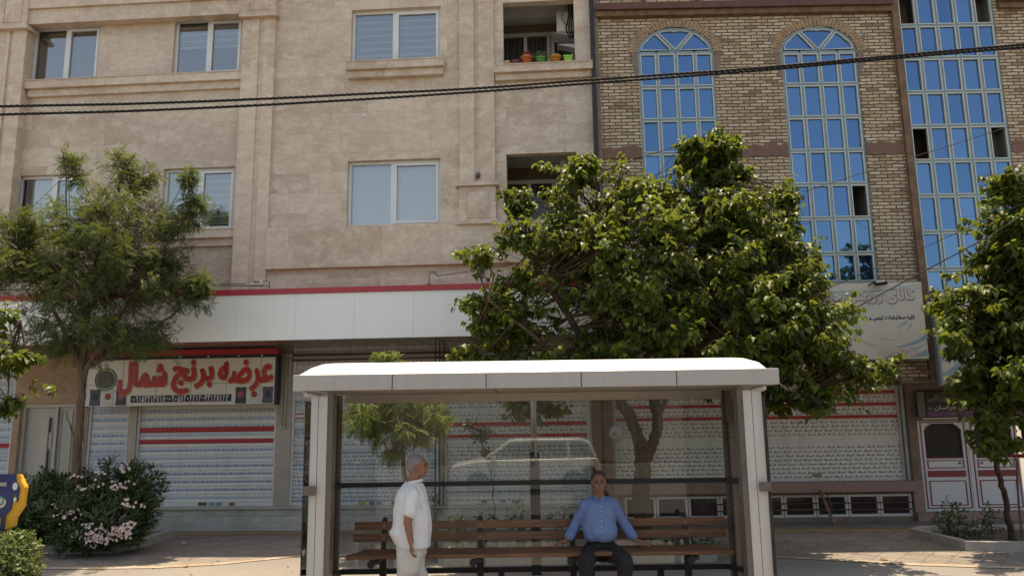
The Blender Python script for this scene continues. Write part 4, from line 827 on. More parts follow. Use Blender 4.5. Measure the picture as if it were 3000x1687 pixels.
def acunit(b, yb, label):
    x, z = X(1630, 60, RB+.6)+.22, b[2]+(b[3]-b[2])*.60
    e = empty('air_conditioner', LF.w(x, RB+.62, z), -LF.a, label, 'air conditioner')
    bevel(MB().box(-.22, .34, -.05, .30, .14, .60).build('casing', M['plastic_white'], e), .02)
    MB().prism_y([(-.30, .10), (.36, .02), (.36, -.03)], -.12, .32).build('bracket_tray', M['plastic_white'], e)
    m = MB()
    for k in range(5):
        a = .02+.035*k; m.tube([(a, -.11, .78), (a+.02, -.14-.01*k, .45+.03*k), (a-.05+.02*k, -.16, .15), (a+.02, -.13, -.08+.02*k), (a+.08, -.08, .02), (a+.15, -.07, .14)], .014, 6)
    m.tube([(-.10, -.10, .55), (-.11, -.12, .40), (-.04, -.14, .25), (.06, -.13, .20)], .008, 6); m.build('hose', M['cable'], e, True)
    MB().prism_y([(-.22, -.12), (.33, -.12), (.34, -.28), (.0, -.17)], -.02, .22).build('drip_tray', M['plastic_white'], e)
acunit(b1, yb1, 'white air conditioner with looping black hoses on the upper balcony'); acunit(b2, yb2, 'white air conditioner behind leaves on the lower balcony')
# leaf helpers ----------------------------------------------------------------
def leafmesh(name, pos, dr, nr, size, tv, tf, mat, parent=None, extra=None):
    """copies of a leaf template (tv: n x 3 with x across, y along, z up) at pos, pointing dr, facing nr"""
    pos, dr, nr, size = map(np.asarray, (pos, dr, nr, size)); n = len(pos)
    dr = dr/np.linalg.norm(dr, axis=1, keepdims=True); xr = np.cross(dr, nr); xr /= np.linalg.norm(xr, axis=1, keepdims=True)+1e-9; nr = np.cross(xr, dr)
    tv = np.asarray(tv, float); V = pos[:, None, :]+size[:, None, None]*(tv[None, :, 0:1]*xr[:, None, :]+tv[None, :, 1:2]*dr[:, None, :]+tv[None, :, 2:3]*nr[:, None, :])
    V = V.reshape(-1, 3); k = len(tv); me = bpy.data.meshes.new(name)
    ls = np.array([len(f) for f in tf]); flat = np.concatenate([np.asarray(f) for f in tf]); F_ = (flat[None, :]+np.arange(n)[:, None]*k).ravel(); tot = np.tile(ls, n); st = np.concatenate([[0], np.cumsum(tot)[:-1]])
    me.vertices.add(len(V)); me.vertices.foreach_set("co", V.ravel().astype('f')); me.loops.add(len(F_)); me.loops.foreach_set("vertex_index", F_.astype('i'))
    me.polygons.add(len(tot)); me.polygons.foreach_set("loop_start", st.astype('i')); me.polygons.foreach_set("loop_total", tot.astype('i')); me.materials.append(mat); me.update(); me.validate()
    o = bpy.data.objects.new(name, me); COL.objects.link(o)
    if parent: o.parent = parent
    return o
HEART = ([(0, 0, 0), (.30, -.02, .10), (.40, .22, .15), (.25, .62, .08), (0, 1.0, -.16), (0, .5, .0), (0, .2, .02), (-.30, -.02, .10), (-.40, .22, .15), (-.25, .62, .08)],
         [(0, 1, 2, 6), (6, 2, 3, 5), (5, 3, 4), (0, 6, 8, 7), (6, 5, 9, 8), (5, 4, 9)])
LANCE = ([(0, 0, 0), (.09, .35, .03), (.06, .75, .0), (0, 1, -.08), (0, .5, -.01), (-.09, .35, .03), (-.06, .75, 0)], [(0, 1, 4), (1, 2, 3, 4), (0, 4, 5), (4, 3, 6, 5)])
OVAL = ([(0, 0, 0), (.28, .35, .05), (.2, .75, .02), (0, 1, -.05), (-.2, .75, .02), (-.28, .35, .05)], [(0, 1, 2, 3), (0, 3, 4, 5)])
def pinnate(n=7, l=.27, w_=.10):
    v = []; f = []
    for i in range(n):
        t = (i+.7)/n; y = t; z = -.35*t*t
        for s_ in (-1, 1):
            b = len(v); v += [(0, y, z), (s_*w_*2.0, y+.02, z-.03), (s_*l, y+.08, z-.10), (s_*w_*1.7, y+.13, z-.05)]; f.append((b, b+1, b+2, b+3))
    b = len(v); v += [(0, 1, -.35), (.06, 1.1, -.42), (0, 1.22, -.5), (-.06, 1.1, -.42)]; f.append((b, b+1, b+2, b+3))
    b = len(v); v += [(-.008, 0, 0), (.008, 0, 0), (.006, .5, -.09), (-.006, .5, -.09), (.004, 1, -.35), (-.004, 1, -.35)]; f += [(b, b+1, b+2, b+3), (b+3, b+2, b+4, b+5)]
    return v, f
PIN = pinnate()
def unit(n): a = rng.normal(size=(n, 3)); return a/np.linalg.norm(a, axis=1, keepdims=True)
def tree(name, label, cat, limbs, blobs, ncl, leafkind, lmat, bmat, seed, group=None, shell=.55, twig=(.3, .6), per=(7, 12), size=(.10, .15), nlim=None, droop=.5, clump=9, loose=.3):
    """limbs: list of (points, radii) in world space, first starts at the root. blobs: (centre, radii, weight)"""
    global rng
    rng = np.random.default_rng(seed); rd = random.Random(seed)
    root = Vector(limbs[0][0][0]); e = empty(name, root, 0, label, cat, group)
    m = MB(); nodes = []
    for pts, rs in limbs:
        pts = [Vector(p)-root for p in pts]; fine = []; fr_ = []
        for i in range(len(pts)-1):
            for k in range(5):
                t = k/5; p = pts[i].lerp(pts[i+1], t); q = .012 if (i or k) else 0; fine.append(p+Vector((rd.uniform(-q, q), rd.uniform(-q, q), 0))*(1+4*rs[i])); fr_.append((rs[i]+(rs[i+1]-rs[i])*t)*rd.uniform(.93, 1.07))
        fine.append(pts[-1]); fr_.append(rs[-1]); m.tube(fine, fr_, 9); nodes += [(p, r) for p, r in zip(fine, fr_)][4:]
    if lmat and bmat: m.build('trunk', bmat, e, True)
    ws = np.array([b[2] if len(b) > 2 else b[1][0]*b[1][1]*b[1][2] for b in blobs])**.72; ws = ws/ws.sum()
    nsub = max(6, int(ncl/clump)); idx = rng.choice(len(blobs), size=nsub, p=ws); C_ = np.array([b[0] for b in blobs])[idx]; Rr = np.array([b[1] for b in blobs])[idx]
    rad = rng.random(nsub)**(1/3)*.95; rad = np.where(rng.random(nsub) < shell, .72+.33*rng.random(nsub), rad); us = unit(nsub); us[:, 2] += .1; sc_ = C_+us*Rr*rad[:, None]
    srad = rng.uniform(.16, .40, nsub)*np.clip(Rr[:, 0]/.45, .3, 1); pick = rng.integers(0, nsub, ncl); off = unit(ncl)*(rng.random(ncl)**.45)[:, None]*srad[pick][:, None]*np.array([1.15, 1.15, .75]); cen = sc_[pick]+off; i2 = rng.choice(len(blobs), size=ncl, p=ws); free = rng.random(ncl) < loose; cen = np.where(free[:, None], np.array([b[0] for b in blobs])[i2]+unit(ncl)*np.array([b[1] for b in blobs])[i2]*(rng.random(ncl)**.5*.85)[:, None], cen); u = us[pick]*.6+off/srad[pick][:, None]*.6+rng.normal(size=(ncl, 3))*.15; u /= np.linalg.norm(u, axis=1, keepdims=True)
    pos = []; dr = []; nr = []; sz = []; br = MB(); tips = MB(); nd = np.array([tuple(p) for p, r in nodes])
    rt = np.array(root)
    tops = {}
    for i in range(ncl):
        c = cen[i]; o = c-rt; d2 = ((nd-o)**2).sum(1); out = u[i]*np.array([1, 1, .6])+np.array([0, 0, .45])+rng.normal(size=3)*.25; out /= np.linalg.norm(out); L = rd.uniform(*twig)
        a = o-out*L*.6; b = o+out*L*.4; sag = np.array([0, 0, -droop*.25*L])
        hub = sc_[pick[i]]-rt
        if pick[i] not in tops:
            tops[pick[i]] = 1; j = int(((nd-hub)**2).sum(1).argmin()); src = nd[j]; mid = (src+hub)/2+rng.normal(size=3)*.07+np.array([0, 0, -.05]); tips.tube([src, mid, hub], [.016, .011, .007], 5, False)
        if rd.random() < .3: tips.tube([hub, (hub+a)/2+rng.normal(size=3)*.03, a], [.006, .005, .004], 4, False)
        tips.tube([a, (a+b)/2-sag*.3, b+sag], [.006, .004, .002], 4, False)
        n = rd.randint(*per)
        for k in range(n):
            t = (k+.3)/n; p = a+(b-a)*t+sag*t*t; side = rng.normal(size=3); side -= out*side.dot(out); side /= np.linalg.norm(side)+1e-9
            dd = side*.8+out*.5+np.array([0, 0, -droop-.3*rng.random()]); s_ = rd.uniform(*size)*(1-.35*t)
            if leafkind == 'pin': nn_ = np.array([0, 0, 1.])+side*.3+rng.normal(size=3)*.25
            else: nn_ = np.array([0, -.15, .8])+side*.7+rng.normal(size=3)*.35
            pos.append(p+dd/np.linalg.norm(dd)*.03); dr.append(dd); nr.append(nn_); sz.append(s_)
    tips.build('branch', bmat, e, False)
    T_ = {'heart': HEART, 'pin': PIN, 'lance': LANCE, 'oval': OVAL}[leafkind]
    leafmesh('crown', pos, dr, nr, sz, *T_, lmat, e); return e
def Bl(u, v, y, ru, rv, ry, k=1.0, wt=None):      # blob from overview pixels (2576 wide) at depth y
    s_ = 3000/2576; c = W(u*s_, v*s_, y); sc = (c-CP).dot(CF)/FPX*s_; r = (ru*sc*k, ry, rv*sc*k); return (tuple(c), r) if wt is None else (tuple(c), r, wt)
def Wo(u, v, y): s_ = 3000/2576; return W(u*s_, v*s_, y)
# flower pots on the balcony ledge
def pot(u, v, wpx, hpx, cpot, plant, label, square=False, n=60, name='flower_pot'):
    d = -.03; x, z = LF.P(u, v, d); s_ = (LF.P(u+wpx, v, d)[0]-x); h = hpx/wpx*s_; z = zsl
    e = empty(name, LF.w(x, d, z), -LF.a, label, 'flower pot', 'flower pots on the balcony ledge'); r = s_/2
    prof = [(.001, 0), (r*.66, 0), (r*.86, h*.78), (r, h*.80), (r, h), (r*.9, h), (r*.85, h*.85), (.001, h*.85)]
    MB().lathe(prof, (0, 0, 0), 4 if square else 16, *( (1.3, 1.3) if square else (1, 1))).build('pot', cpot, e, not square)
    if square: e.children[0].rotation_euler = (0, 0, R(45)); e.children[0].scale = (1, 1, 1)
    if plant:
        m_, pr, ph, sz = plant; q = unit(n); q[:, 2] = np.abs(q[:, 2]); p = q*np.array([pr, pr*.7, ph])*rng.random((n, 1))**.5+np.array([0, 0, h*.9]); leafmesh('plant', p, q+[0, 0, .3], unit(n)+[0, -.5, .8], rng.uniform(.6, 1, n)*sz, *OVAL, m_, e)
pl = lambda nme, c: plain(nme, c, .4, 0, .1, 6)
pot(1486, 181, 20, 12, pl('striped_tub', (.60, .42, .30)), None, 'smallest white and orange tub at the end of the pot row'); pot(1511, 180, 24, 14, pl('maroon_plastic', (.13, .025, .03)), (M['shrub'], .06, .03, .02), 'dark maroon square pot beside the tiny tub', True, 12)
pot(1543, 179, 35, 24, pl('orange_plastic', (.50, .13, .03)), (leafmat('red_succulent', (.25, .04, .03), (.40, .08, .05), (.4, .08, .05)), .10, .12, .06), 'orange round pot holding a red succulent')
pot(1584, 178, 30, 20, pl('green_plastic', (.10, .30, .05)), (M['shrub'], .19, .13, .05), 'green pot overflowing with dark leafy plant', False, 160)
pot(1628, 176, 35, 22, pl('amber_plastic', (.50, .21, .03)), (leafmat('dry_herb', (.10, .09, .03), (.18, .10, .04), (.2, .12, .04)), .09, .12, .03), 'amber round pot holding a sparse dry herb', False, 40); pot(1664, 175, 30, 19, pl('lime_plastic', (.25, .50, .06)), (M['shrub'], .07, .10, .03), 'lime green square pot next to the balcony pier', True, 25)

# ------------------------------------------------------------------ bus shelter
YF, YR = 7.75, 9.15       # front and rear
sh = empty('bus_shelter', (W(1560, 1500, YF).x, YF, 0), 0, 'grey metal and glass bus shelter with a white curved roof', 'bus shelter')
so_ = sh.location.copy(); lw = lambda u, v, y: W(u, v, y)-so_
fxa, fxb = lw(857, 1120, YF).x, lw(2284, 1100, YF).x; fza = (lw(1100, 1144, YF).z+lw(2000, 1127, YF).z)/2; fzb = (lw(1100, 1097, YF).z+lw(2000, 1080, YF).z)/2
seams = [lw(u, 1110, YF).x for u in (1149, 1424, 1703, 1983)]; ex = [fxa]+seams+[fxb]; m = MB()
for a, b in zip(ex[:-1], ex[1:]): m.box(a+.004, b-.004, YF-so_.y, YF-so_.y+.06, fza, fzb)
depth = YR-YF+.30
for xx in (fxa, fxb-.06): m.box(xx, xx+.06, .062, depth-.062, fza, fzb)
m.box(fxa, fxb, depth-.06, depth, fza, fzb); bevel(m.build('roof_edge_beam', M['shelter'], sh), .006)
MB().box(fxa+.02, fxb-.02, .02, depth-.02, fza+.03, fzb-.03).build('roof_core', M['black'], sh)
# cushion roof
zt = lw(1560, 1050, (YF+YR)/2).z - .02; m = MB(); nx, ny = 60, 16; vs = []
xa, xb = fxa+.055, fxb-.075
for i in range(nx+1):
    for j in range(ny+1):
        fx, fy = i/nx, j/ny; x = xa+(xb-xa)*fx; ee = min((x-xa), (xb-x))/.21; ee = 1 if ee > 1 else math.sqrt(max(0, 1-(1-ee)**2)); gy = math.sin(math.pi*fy)**.4 if 0 < fy < 1 else 0
        vs.append((x, .03+(depth-.06)*fy, fzb-.002+(zt-fzb)*ee*gy))
m.add(vs, [(i*(ny+1)+j, (i+1)*(ny+1)+j, (i+1)*(ny+1)+j+1, i*(ny+1)+j+1) for i in range(nx) for j in range(ny)]); m.build('curved_roof', M['roofwhite'], sh, True)
# ceiling panels with gaps
cz = fza+.005; m = MB(); cs = [lw(u, 1150, YF+.5).x for u in (1215, 1452, 1690, 1925)]; ex2 = [fxa+.32]+cs+[fxb-.32]
for a, b in zip(ex2[:-1], ex2[1:]): m.box(a+.006, b-.006, .09, depth-.10, cz-.004, cz+.02)
m.box(fxa+.07, fxa+.31, .09, depth-.1, cz+.002, cz+.02); m.box(fxb-.31, fxb-.07, .09, depth-.1, cz+.002, cz+.02); m.build('ceiling', M['shelter_ceiling'], sh)
zrb_ = lw(1560, 1169, YR).z; MB().box(lw(1012, 1170, YR).x, lw(2150, 1170, YR).x, YR-YF-.04, YR-YF+.04, zrb_-.02, fza-.006).build('rear_beam', M['shelter'], sh)
# posts (front pair light with a groove, rear pair dark)
for side in (0, 1):
    ua, ub, uc = ((905, 927, 954) if side == 0 else (2193, 2219, 2249)); y = .02
    xa_, xm_, xb_ = [lw(u, 1450, YF+.1).x for u in (ua, ub, uc)]
    m = MB(); m.box(xa_, xm_-.002, y+.06, y+.16, 0, fza-.05); m.box(xm_+.002, xb_, y+.06, y+.16, 0, fza-.05); bevel(m.build('front_post', M['shelter_post'], sh), .006)
    m = MB()
    inn = (xb_+.002, xb_+.055) if side == 0 else (xa_-.055, xa_-.002); m.box(*inn, y+.07, y+.22, 0, fza-.02)
    m.build('post_core', M['shelter_dark'], sh)
    q = ((984, 999), (2146, 2160))[side]; ra, rb_ = [lw(u, 1450, YR).x for u in q]; w2 = .09
    ra = lw((968, 2140)[side], 1450, YR).x; m = MB(); m.box(ra, ra+.07, YR-YF-.07, YR-YF+.03, 0, fza-.006); m.box(ra+(.075 if side == 0 else -.045), ra+(.115 if side == 0 else -.005), YR-YF-.05, YR-YF+.02, 0, fza-.006); m.build('rear_post', M['shelter_dark'], sh)
    # bracket arm under the roof and on the glass
    xo_ = lw((885, 2262)[side], 1430, YF-.0).x
    zbk = lw((912, 2238)[side], (1436, 1424)[side], YF+.05).z; m = MB(); m.bar(((xa_+xb_)/2, y+.05, zbk+.02), (xo_, -.10, zbk-.02), .09, .03) ; o = MB().box(min(xo_, (xa_+xb_)/2), max(xo_, (xa_+xb_)/2), .02, .05, zbk-.045, zbk+.045).build('glass_clamp', M['shelter_dark'], sh)
    m = MB(); m.tube([((xa_+xb_)/2, y+.11, fza-.06), (xo_, .06, fza-.035)], .03, 8); m.tube([(xo_, .02, fza-.035), (xo_, .07, fza-.035)], .022, 10); m.build('top_arm', M['shelter'], sh)
    # side glass
    gx = xo_; MB().box(gx-.005, gx+.005, .05, YR-YF-.1, .12, fza-.10).build('side_glass', M['glass'], sh)
    MB().box(gx-.006, gx+.006, .044, .0495, .12, fza-.10).build('glass_edge', M['black'], sh)
    dx_ = lw((868, 2290)[side], 1430, YF).x
# info box high on the right rear post
a_, b_ = lw(2140, 1200, YR-.3).x, lw(2176, 1200, YR-.3).x; MB().box(a_, b_, YR-YF-.32, YR-YF-.08, lw(2150, 1236, YR-.3).z, fza-.01).build('cable_cover', M['shelter_dark'], sh)
# rear glazing: four panes
zr = lw(1560, 1412, YR).z; xg0, xg1 = lw(992, 1400, YR).x+.02, lw(2140, 1400, YR).x-.01
pn = [xg0, lw(1452, 1400, YR).x, lw(1770, 1400, YR).x+.25, xg1]
gz0_, gz1_ = .30, fza-.03
for a, b in zip(pn[:-1], pn[1:]): MB().box(a+.003, b-.003, YR-YF-.004, YR-YF+.004, gz0_, gz1_).build('rear_pane', M['glass'], sh)
m = MB(); m.bar((xg0+.04, YR-YF-.04, zr), (xg1-.06, YR-YF-.04, zr), .07, .05); m.bar((xg0+.04, YR-YF-.04, zr), (xg0-.06, YR-YF-.16, zr-.01), .05, .055); m.bar((xg1-.06, YR-YF-.04, zr), (xg1+.05, YR-YF-.16, zr-.01), .05, .055); m.build('back_rail', M['black'], sh)
zl_ = lw(1560, 1664, YR).z; m = MB(); m.bar((xg0+.04, YR-YF-.04, zl_), (xg1-.1, YR-YF-.04, zl_), .06, .05); m.bar((xg0+.04, YR-YF-.04, zl_), (xg0, YR-YF-.35, zl_), .05); m.bar((xg1-.1, YR-YF-.04, zl_), (xg1+.05, YR-YF-.3, zl_), .05)
for u in (1925, 1460): m.box(lw(u, 1680, YR).x, lw(u, 1680, YR).x+.07, YR-YF-.07, YR-YF-.01, 0, zl_-.03)
m.build('lower_rail', M['black'], sh)
# ------------------------------------------------------------------ bench
YB = 8.9
be = empty('park_bench', (W(1560, 1600, YB).x, YB, 0), 0, 'long bench of brown wooden planks on black iron legs inside the shelter', 'bench')
bo = be.location.copy(); bw = lambda u, v, y=YB: W(u, v, y)-bo
xa, xb = bw(1037, 1545).x, bw(2124, 1530).x; z1_, z2_ = bw(1560, 1534).z, bw(1560, 1568).z; zs_ = bw(1560, 1604, YB-.1).z
bev = lambda o: bevel(o, .006)
t = R(10)
for zc_, yy in ((z1_, .045), (z2_, .02)):
    o = bev(MB().box(xa-0.01*(zc_ == z2_), xb+.01, -.018, .018, -.044, .044).build('backrest_plank', M['bench'], be)); o.location = (0, yy, zc_); o.rotation_euler = (-t, 0, 0)
sxa, sxb = bw(1014, 1610, YB-.45).x, bw(2148, 1600, YB-.45).x
for k, yy in enumerate((-.43, -.32, -.21, -.10)):
    o = bev(MB().box(sxa+.035*k, sxb-.03*k, -.047, .047, -.02, .02).build('seat_plank', M['bench'], be)); o.location = (0, yy, zs_-.02+.004*abs(k-1.5))
for u in (1124, 1407, 1678, 2012):
    x = bw(u, 1600).x; m = MB(); m.box(x-.035, x+.035, -.05, .01, 0, zs_-.045); m.bar((x, -.02, zs_-.1), (x, .07, z1_+.06), .055, .035); m.box(x-.028, x+.028, -.46, -.05, zs_-.085, zs_-.046); m.box(x-.03, x+.03, -.44, -.39, 0, zs_-.086) if False else None
    m.lathe([(.001, .035), (.025, .02), (.028, 0), (.028, -.03), (.001, -.03)], (x, .075, z1_+.06), 10); o = m.build('iron_leg', M['black'], be)
    k = MB(); k.disc_y(x-.055, -.47, zs_-.085, .040, .05, 16); k.disc_y(x-.055, -.475, zs_-.085, .02, .004, 12); k.tube([(x-.055, -.44, zs_-.12), (x-.055, -.44, zs_-.16)], .007, 6); k.build('end_cap', M['black'], o)
    for zc_, yy in ((z1_, .02), (z2_, -.005)): MB().disc_y(x-.0, yy, zc_, .010, .008, 10).build('bolt', M['steel'], o)
# ------------------------------------------------------------------ things behind the shelter
pxm = W(1569, 1500, 10.6); po = empty('sign_post', (pxm.x, 10.6, 0), 0, 'slim dark metal post rising from a wide box base behind the glass', 'post')
MB().tube([(0, 0, .9), (0, 0, 2.75)], .045, 12).build('pole', M['shelter_dark'], po, True); zt_ = W(1569, 1325, 10.6).z; MB().box(-.065, .065, -.05, .05, 0, zt_).build('box_base', M['black'], po)
dd = W(1805, 1270, 11.1); do = empty('round_metal_disc', dd, 0, 'grey round metal disc on a short bracket by the timber pier', 'disc')  # plain grey metal disc on a bracket
o = MB().lathe([(.001, 0), (.10, .005), (.112, .02), (.112, .03), (.06, .05), (.001, .06)], (0, 0, 0), 24).build('disc', plain('grey_disc', (.20, .19, .18), .5, 0, .15, 8), do, True); o.rotation_euler = (R(90), 0, R(12)); MB().tube([(0, .02, 0), (.02, .9, -.02)], .015, 6).build('bracket', M['black'], do); MB().disc_y(-.03, -.066, 0, .018, .02, 12).build('hub', M['black'], do)
# ------------------------------------------------------------------ planting beds
def bed(pts, h, label, wd=.12, z=0):
    pts = [Vector((p[0], p[1])) for p in pts]; c = sum(pts, Vector((0, 0)))/len(pts); m = MB(); n = len(pts)
    inner = [p+(c-p).normalized()*wd*1.3 for p in pts]
    e = empty('planting_bed', (c.x, c.y, 0), 0, label, 'planting bed')
    for i in range(n):
        a, b, ib, ia = pts[i]-c, pts[(i+1) % n]-c, inner[(i+1) % n]-c, inner[i]-c; vs = [(*a, 0), (*b, 0), (*ib, 0), (*ia, 0), (*a, h), (*b, h), (*ib, h), (*ia, h)]; m.add(vs, [(0, 1, 5, 4), (4, 5, 6, 7), (2, 3, 7, 6)])
    m.build('kerb', M['kerb'], e); MB().add([(*(p-c), h*.55) for p in inner], [tuple(range(n))]).build('soil', M['soil'], e); return e
g2 = lambda u, v: tuple(G(u, v).xy)
k = g2(100, 1622); k2 = g2(330, 1622); k3 = g2(430, 1600)
bed([(-11.5, k[1]), k, k2, k3, (k3[0]+.05, k3[1]+.9), (-11.5, k3[1]+1.2)], .14, 'kerbed bed under the oleander')
a, b, c, d = g2(2668, 1572), g2(2830, 1614), g2(3000, 1618), g2(3400, 1622); bed([a, b, c, (d[0], c[1]-.05), (d[0], a[1]+.25), (a[0]+.3, a[1]+.25)], .14, 'kerbed bed around the thin mulberry trunk')
b0, b1x = W(1290, 1500, 11.6).x, W(2080, 1500, 11.6).x; bed([(b0, 11.3), (b1x, 11.3), (b1x, 12.2), (b0, 12.2)], .12, 'low bed behind the bench')
# ------------------------------------------------------------------ trees
Y1 = 11.8
big = W(1890, 1500, Y1).x
T = lambda u, v, y=Y1: W(u, v, y)
rootb = Vector((T(1882, 1500).x, Y1, 0)); fork = T(1885, 1330)
limbs = [([rootb, T(1880, 1480), T(1880, 1400), fork, T(1870, 1290), T(1855, 1240, 11.75), T(1815, 1170, 11.7), T(1740, 1050, 11.6), T(1650, 900, 11.4), T(1560, 760, 11.3)], [.155, .135, .125, .13, .10, .09, .08, .07, .05, .025]),
         ([T(1892, 1345), T(1915, 1290, 11.85), T(1930, 1240, 11.9), T(1918, 1170, 11.9), T(1930, 1050, 12), T(1960, 850, 12), T(2010, 640, 11.8), T(2080, 480, 11.8)], [.10, .085, .08, .085, .07, .05, .03, .012]),
         ([T(1930, 1220, 11.9), T(1955, 1150, 11.7), T(2060, 1010, 11.4), T(2200, 920, 11.2), T(2380, 900, 11.1)], [.05, .045, .04, .03, .012]),
         ([T(1815, 1170, 11.7), T(1700, 1100, 11.2), T(1560, 980, 10.9), T(1430, 880, 10.8)], [.045, .04, .03, .012]), ([T(1930, 1050, 12), T(1840, 880, 12.3), T(1760, 640, 12.3)], [.05, .035, .012]), ([T(2060, 1010, 11.4), T(2250, 1080, 11.2), T(2400, 1130, 11)], [.03, .02, .01])]
for_big = [Bl(1620, 690, 11.7, 290, 215, 1.7), Bl(1290, 800, 11.6, 120, 110, 1.0), Bl(1215, 640, 11.4, 75, 38, .5), Bl(1300, 600, 11.5, 70, 50, .6), Bl(1425, 480, 11.6, 55, 75, .6), Bl(1470, 600, 11.5, 110, 110, 1.1), Bl(1580, 480, 11.7, 90, 65, .8), Bl(1520, 430, 11.8, 35, 30, .4), Bl(1690, 510, 11.7, 60, 50, .8), Bl(1620, 450, 11.7, 45, 25, .4),
           Bl(1800, 380, 11.8, 32, 55, .35, 1, .25), Bl(1785, 465, 11.8, 60, 50, .5), Bl(1740, 390, 11.8, 28, 50, .3, 1, .3), Bl(1835, 365, 11.8, 16, 26, .2, 1, .12), Bl(1850, 430, 11.8, 26, 16, .2, 1, .12), Bl(1300, 500, 11.5, 22, 26, .2, 1, .1), Bl(1465, 420, 11.7, 16, 40, .2, 1, .12), Bl(1770, 530, 11.7, 75, 80, 1.0), Bl(1850, 600, 11.7, 130, 120, 1.2), Bl(1945, 575, 11.8, 70, 65, .8), Bl(1975, 485, 11.8, 16, 22, .2, 1, .1), Bl(1990, 680, 11.6, 75, 110, 1.0), Bl(2010, 830, 11.3, 75, 100, 1.0), Bl(1900, 790, 11.5, 190, 150, 1.5), Bl(2170, 935, 11.1, 85, 42, .5), Bl(2110, 900, 11.1, 60, 60, .6), Bl(2050, 990, 11.1, 80, 60, .6), Bl(1960, 960, 11.3, 60, 80, .7), Bl(1350, 910, 11.4, 150, 45, 1.0), Bl(1700, 900, 11.7, 260, 70, 1.4), Bl(1235, 760, 11.5, 50, 45, .5), Bl(1335, 1005, 11.4, 70, 25, .4, 1, .3), Bl(1175, 880, 11.5, 30, 30, .4)]
tree('mulberry_tree', 'large glossy mulberry tree with forked trunk behind the bus shelter', 'tree', limbs, for_big, 3500, 'heart', M['mulb'], M['bark'], 3, None, .5, (.22, .45), (8, 13), (.09, .155), droop=.75, clump=7.5, loose=.28)
# right edge mulberry
rb = G(2972, 1597); yb_ = rb.y
limbs = [([rb, W(2958, 1540, yb_), W(2942, 1450, yb_), W(2925, 1380, yb_-.05), W(2918, 1335, yb_-.1), W(2935, 1200, yb_-.2), W(2990, 1000, yb_-.3), W(3050, 800, yb_-.3)], [.055, .048, .042, .04, .042, .035, .03, .015]), ([W(2935, 1200, yb_-.2), W(2880, 1050, yb_-.5), W(2850, 900, yb_-.6)], [.03, .02, .01])]
bl = [Bl(2530, 640, 11.4, 60, 80, .7), Bl(2545, 470, 11.4, 48, 60, .6), Bl(2505, 430, 11.4, 24, 22, .3), Bl(2505, 800, 11.3, 105, 95, .9), Bl(2430, 725, 11.2, 60, 30, .5), Bl(2525, 960, 11.3, 75, 110, .9), Bl(2495, 1080, 11.4, 60, 55, .6), Bl(2560, 700, 11.5, 90, 200, 1.0), Bl(2410, 860, 11.1, 45, 55, .5), Bl(2640, 780, 11.6, 120, 260, 1.1, 1), Bl(2560, 900, 11.4, 60, 200, .8)]
tree('mulberry_tree', 'thin trunked mulberry tree in the kerbed bed before the iron door', 'tree', limbs, bl, 1050, 'heart', M['mulb'], M['bark'], 5, None, .45, (.25, .5), (9, 13), (.12, .18), droop=.8, clump=8)
# branch entering at the left edge
lb = Vector((W(-260, 1500, 9.8).x, 9.8, 0)); Tl = lambda u, v: W(u, v, 9.8)
bl = [Bl(30, 790, 9.7, 55, 26, .4), Bl(70, 830, 9.6, 45, 28, .4), Bl(20, 880, 9.6, 50, 45, .5), Bl(90, 960, 9.7, 40, 20, .3), Bl(10, 1030, 9.7, 32, 30, .3), Bl(-120, 850, 9.9, 130, 160, .9), Bl(10, 960, 9.7, 30, 50, .3)]
tree('mulberry_tree', 'mulberry tree outside the frame sending leafy shoots in front of the entrance door', 'tree', [([lb, Tl(-250, 1300), Tl(-220, 1100), Tl(-150, 950), Tl(-40, 890), Tl(60, 940)], [.08, .07, .06, .04, .02, .008])], bl, 120, 'heart', M['mulb'], M['bark'], 8, None, .6, (.2, .45), (6, 10), (.10, .15), droop=.7)
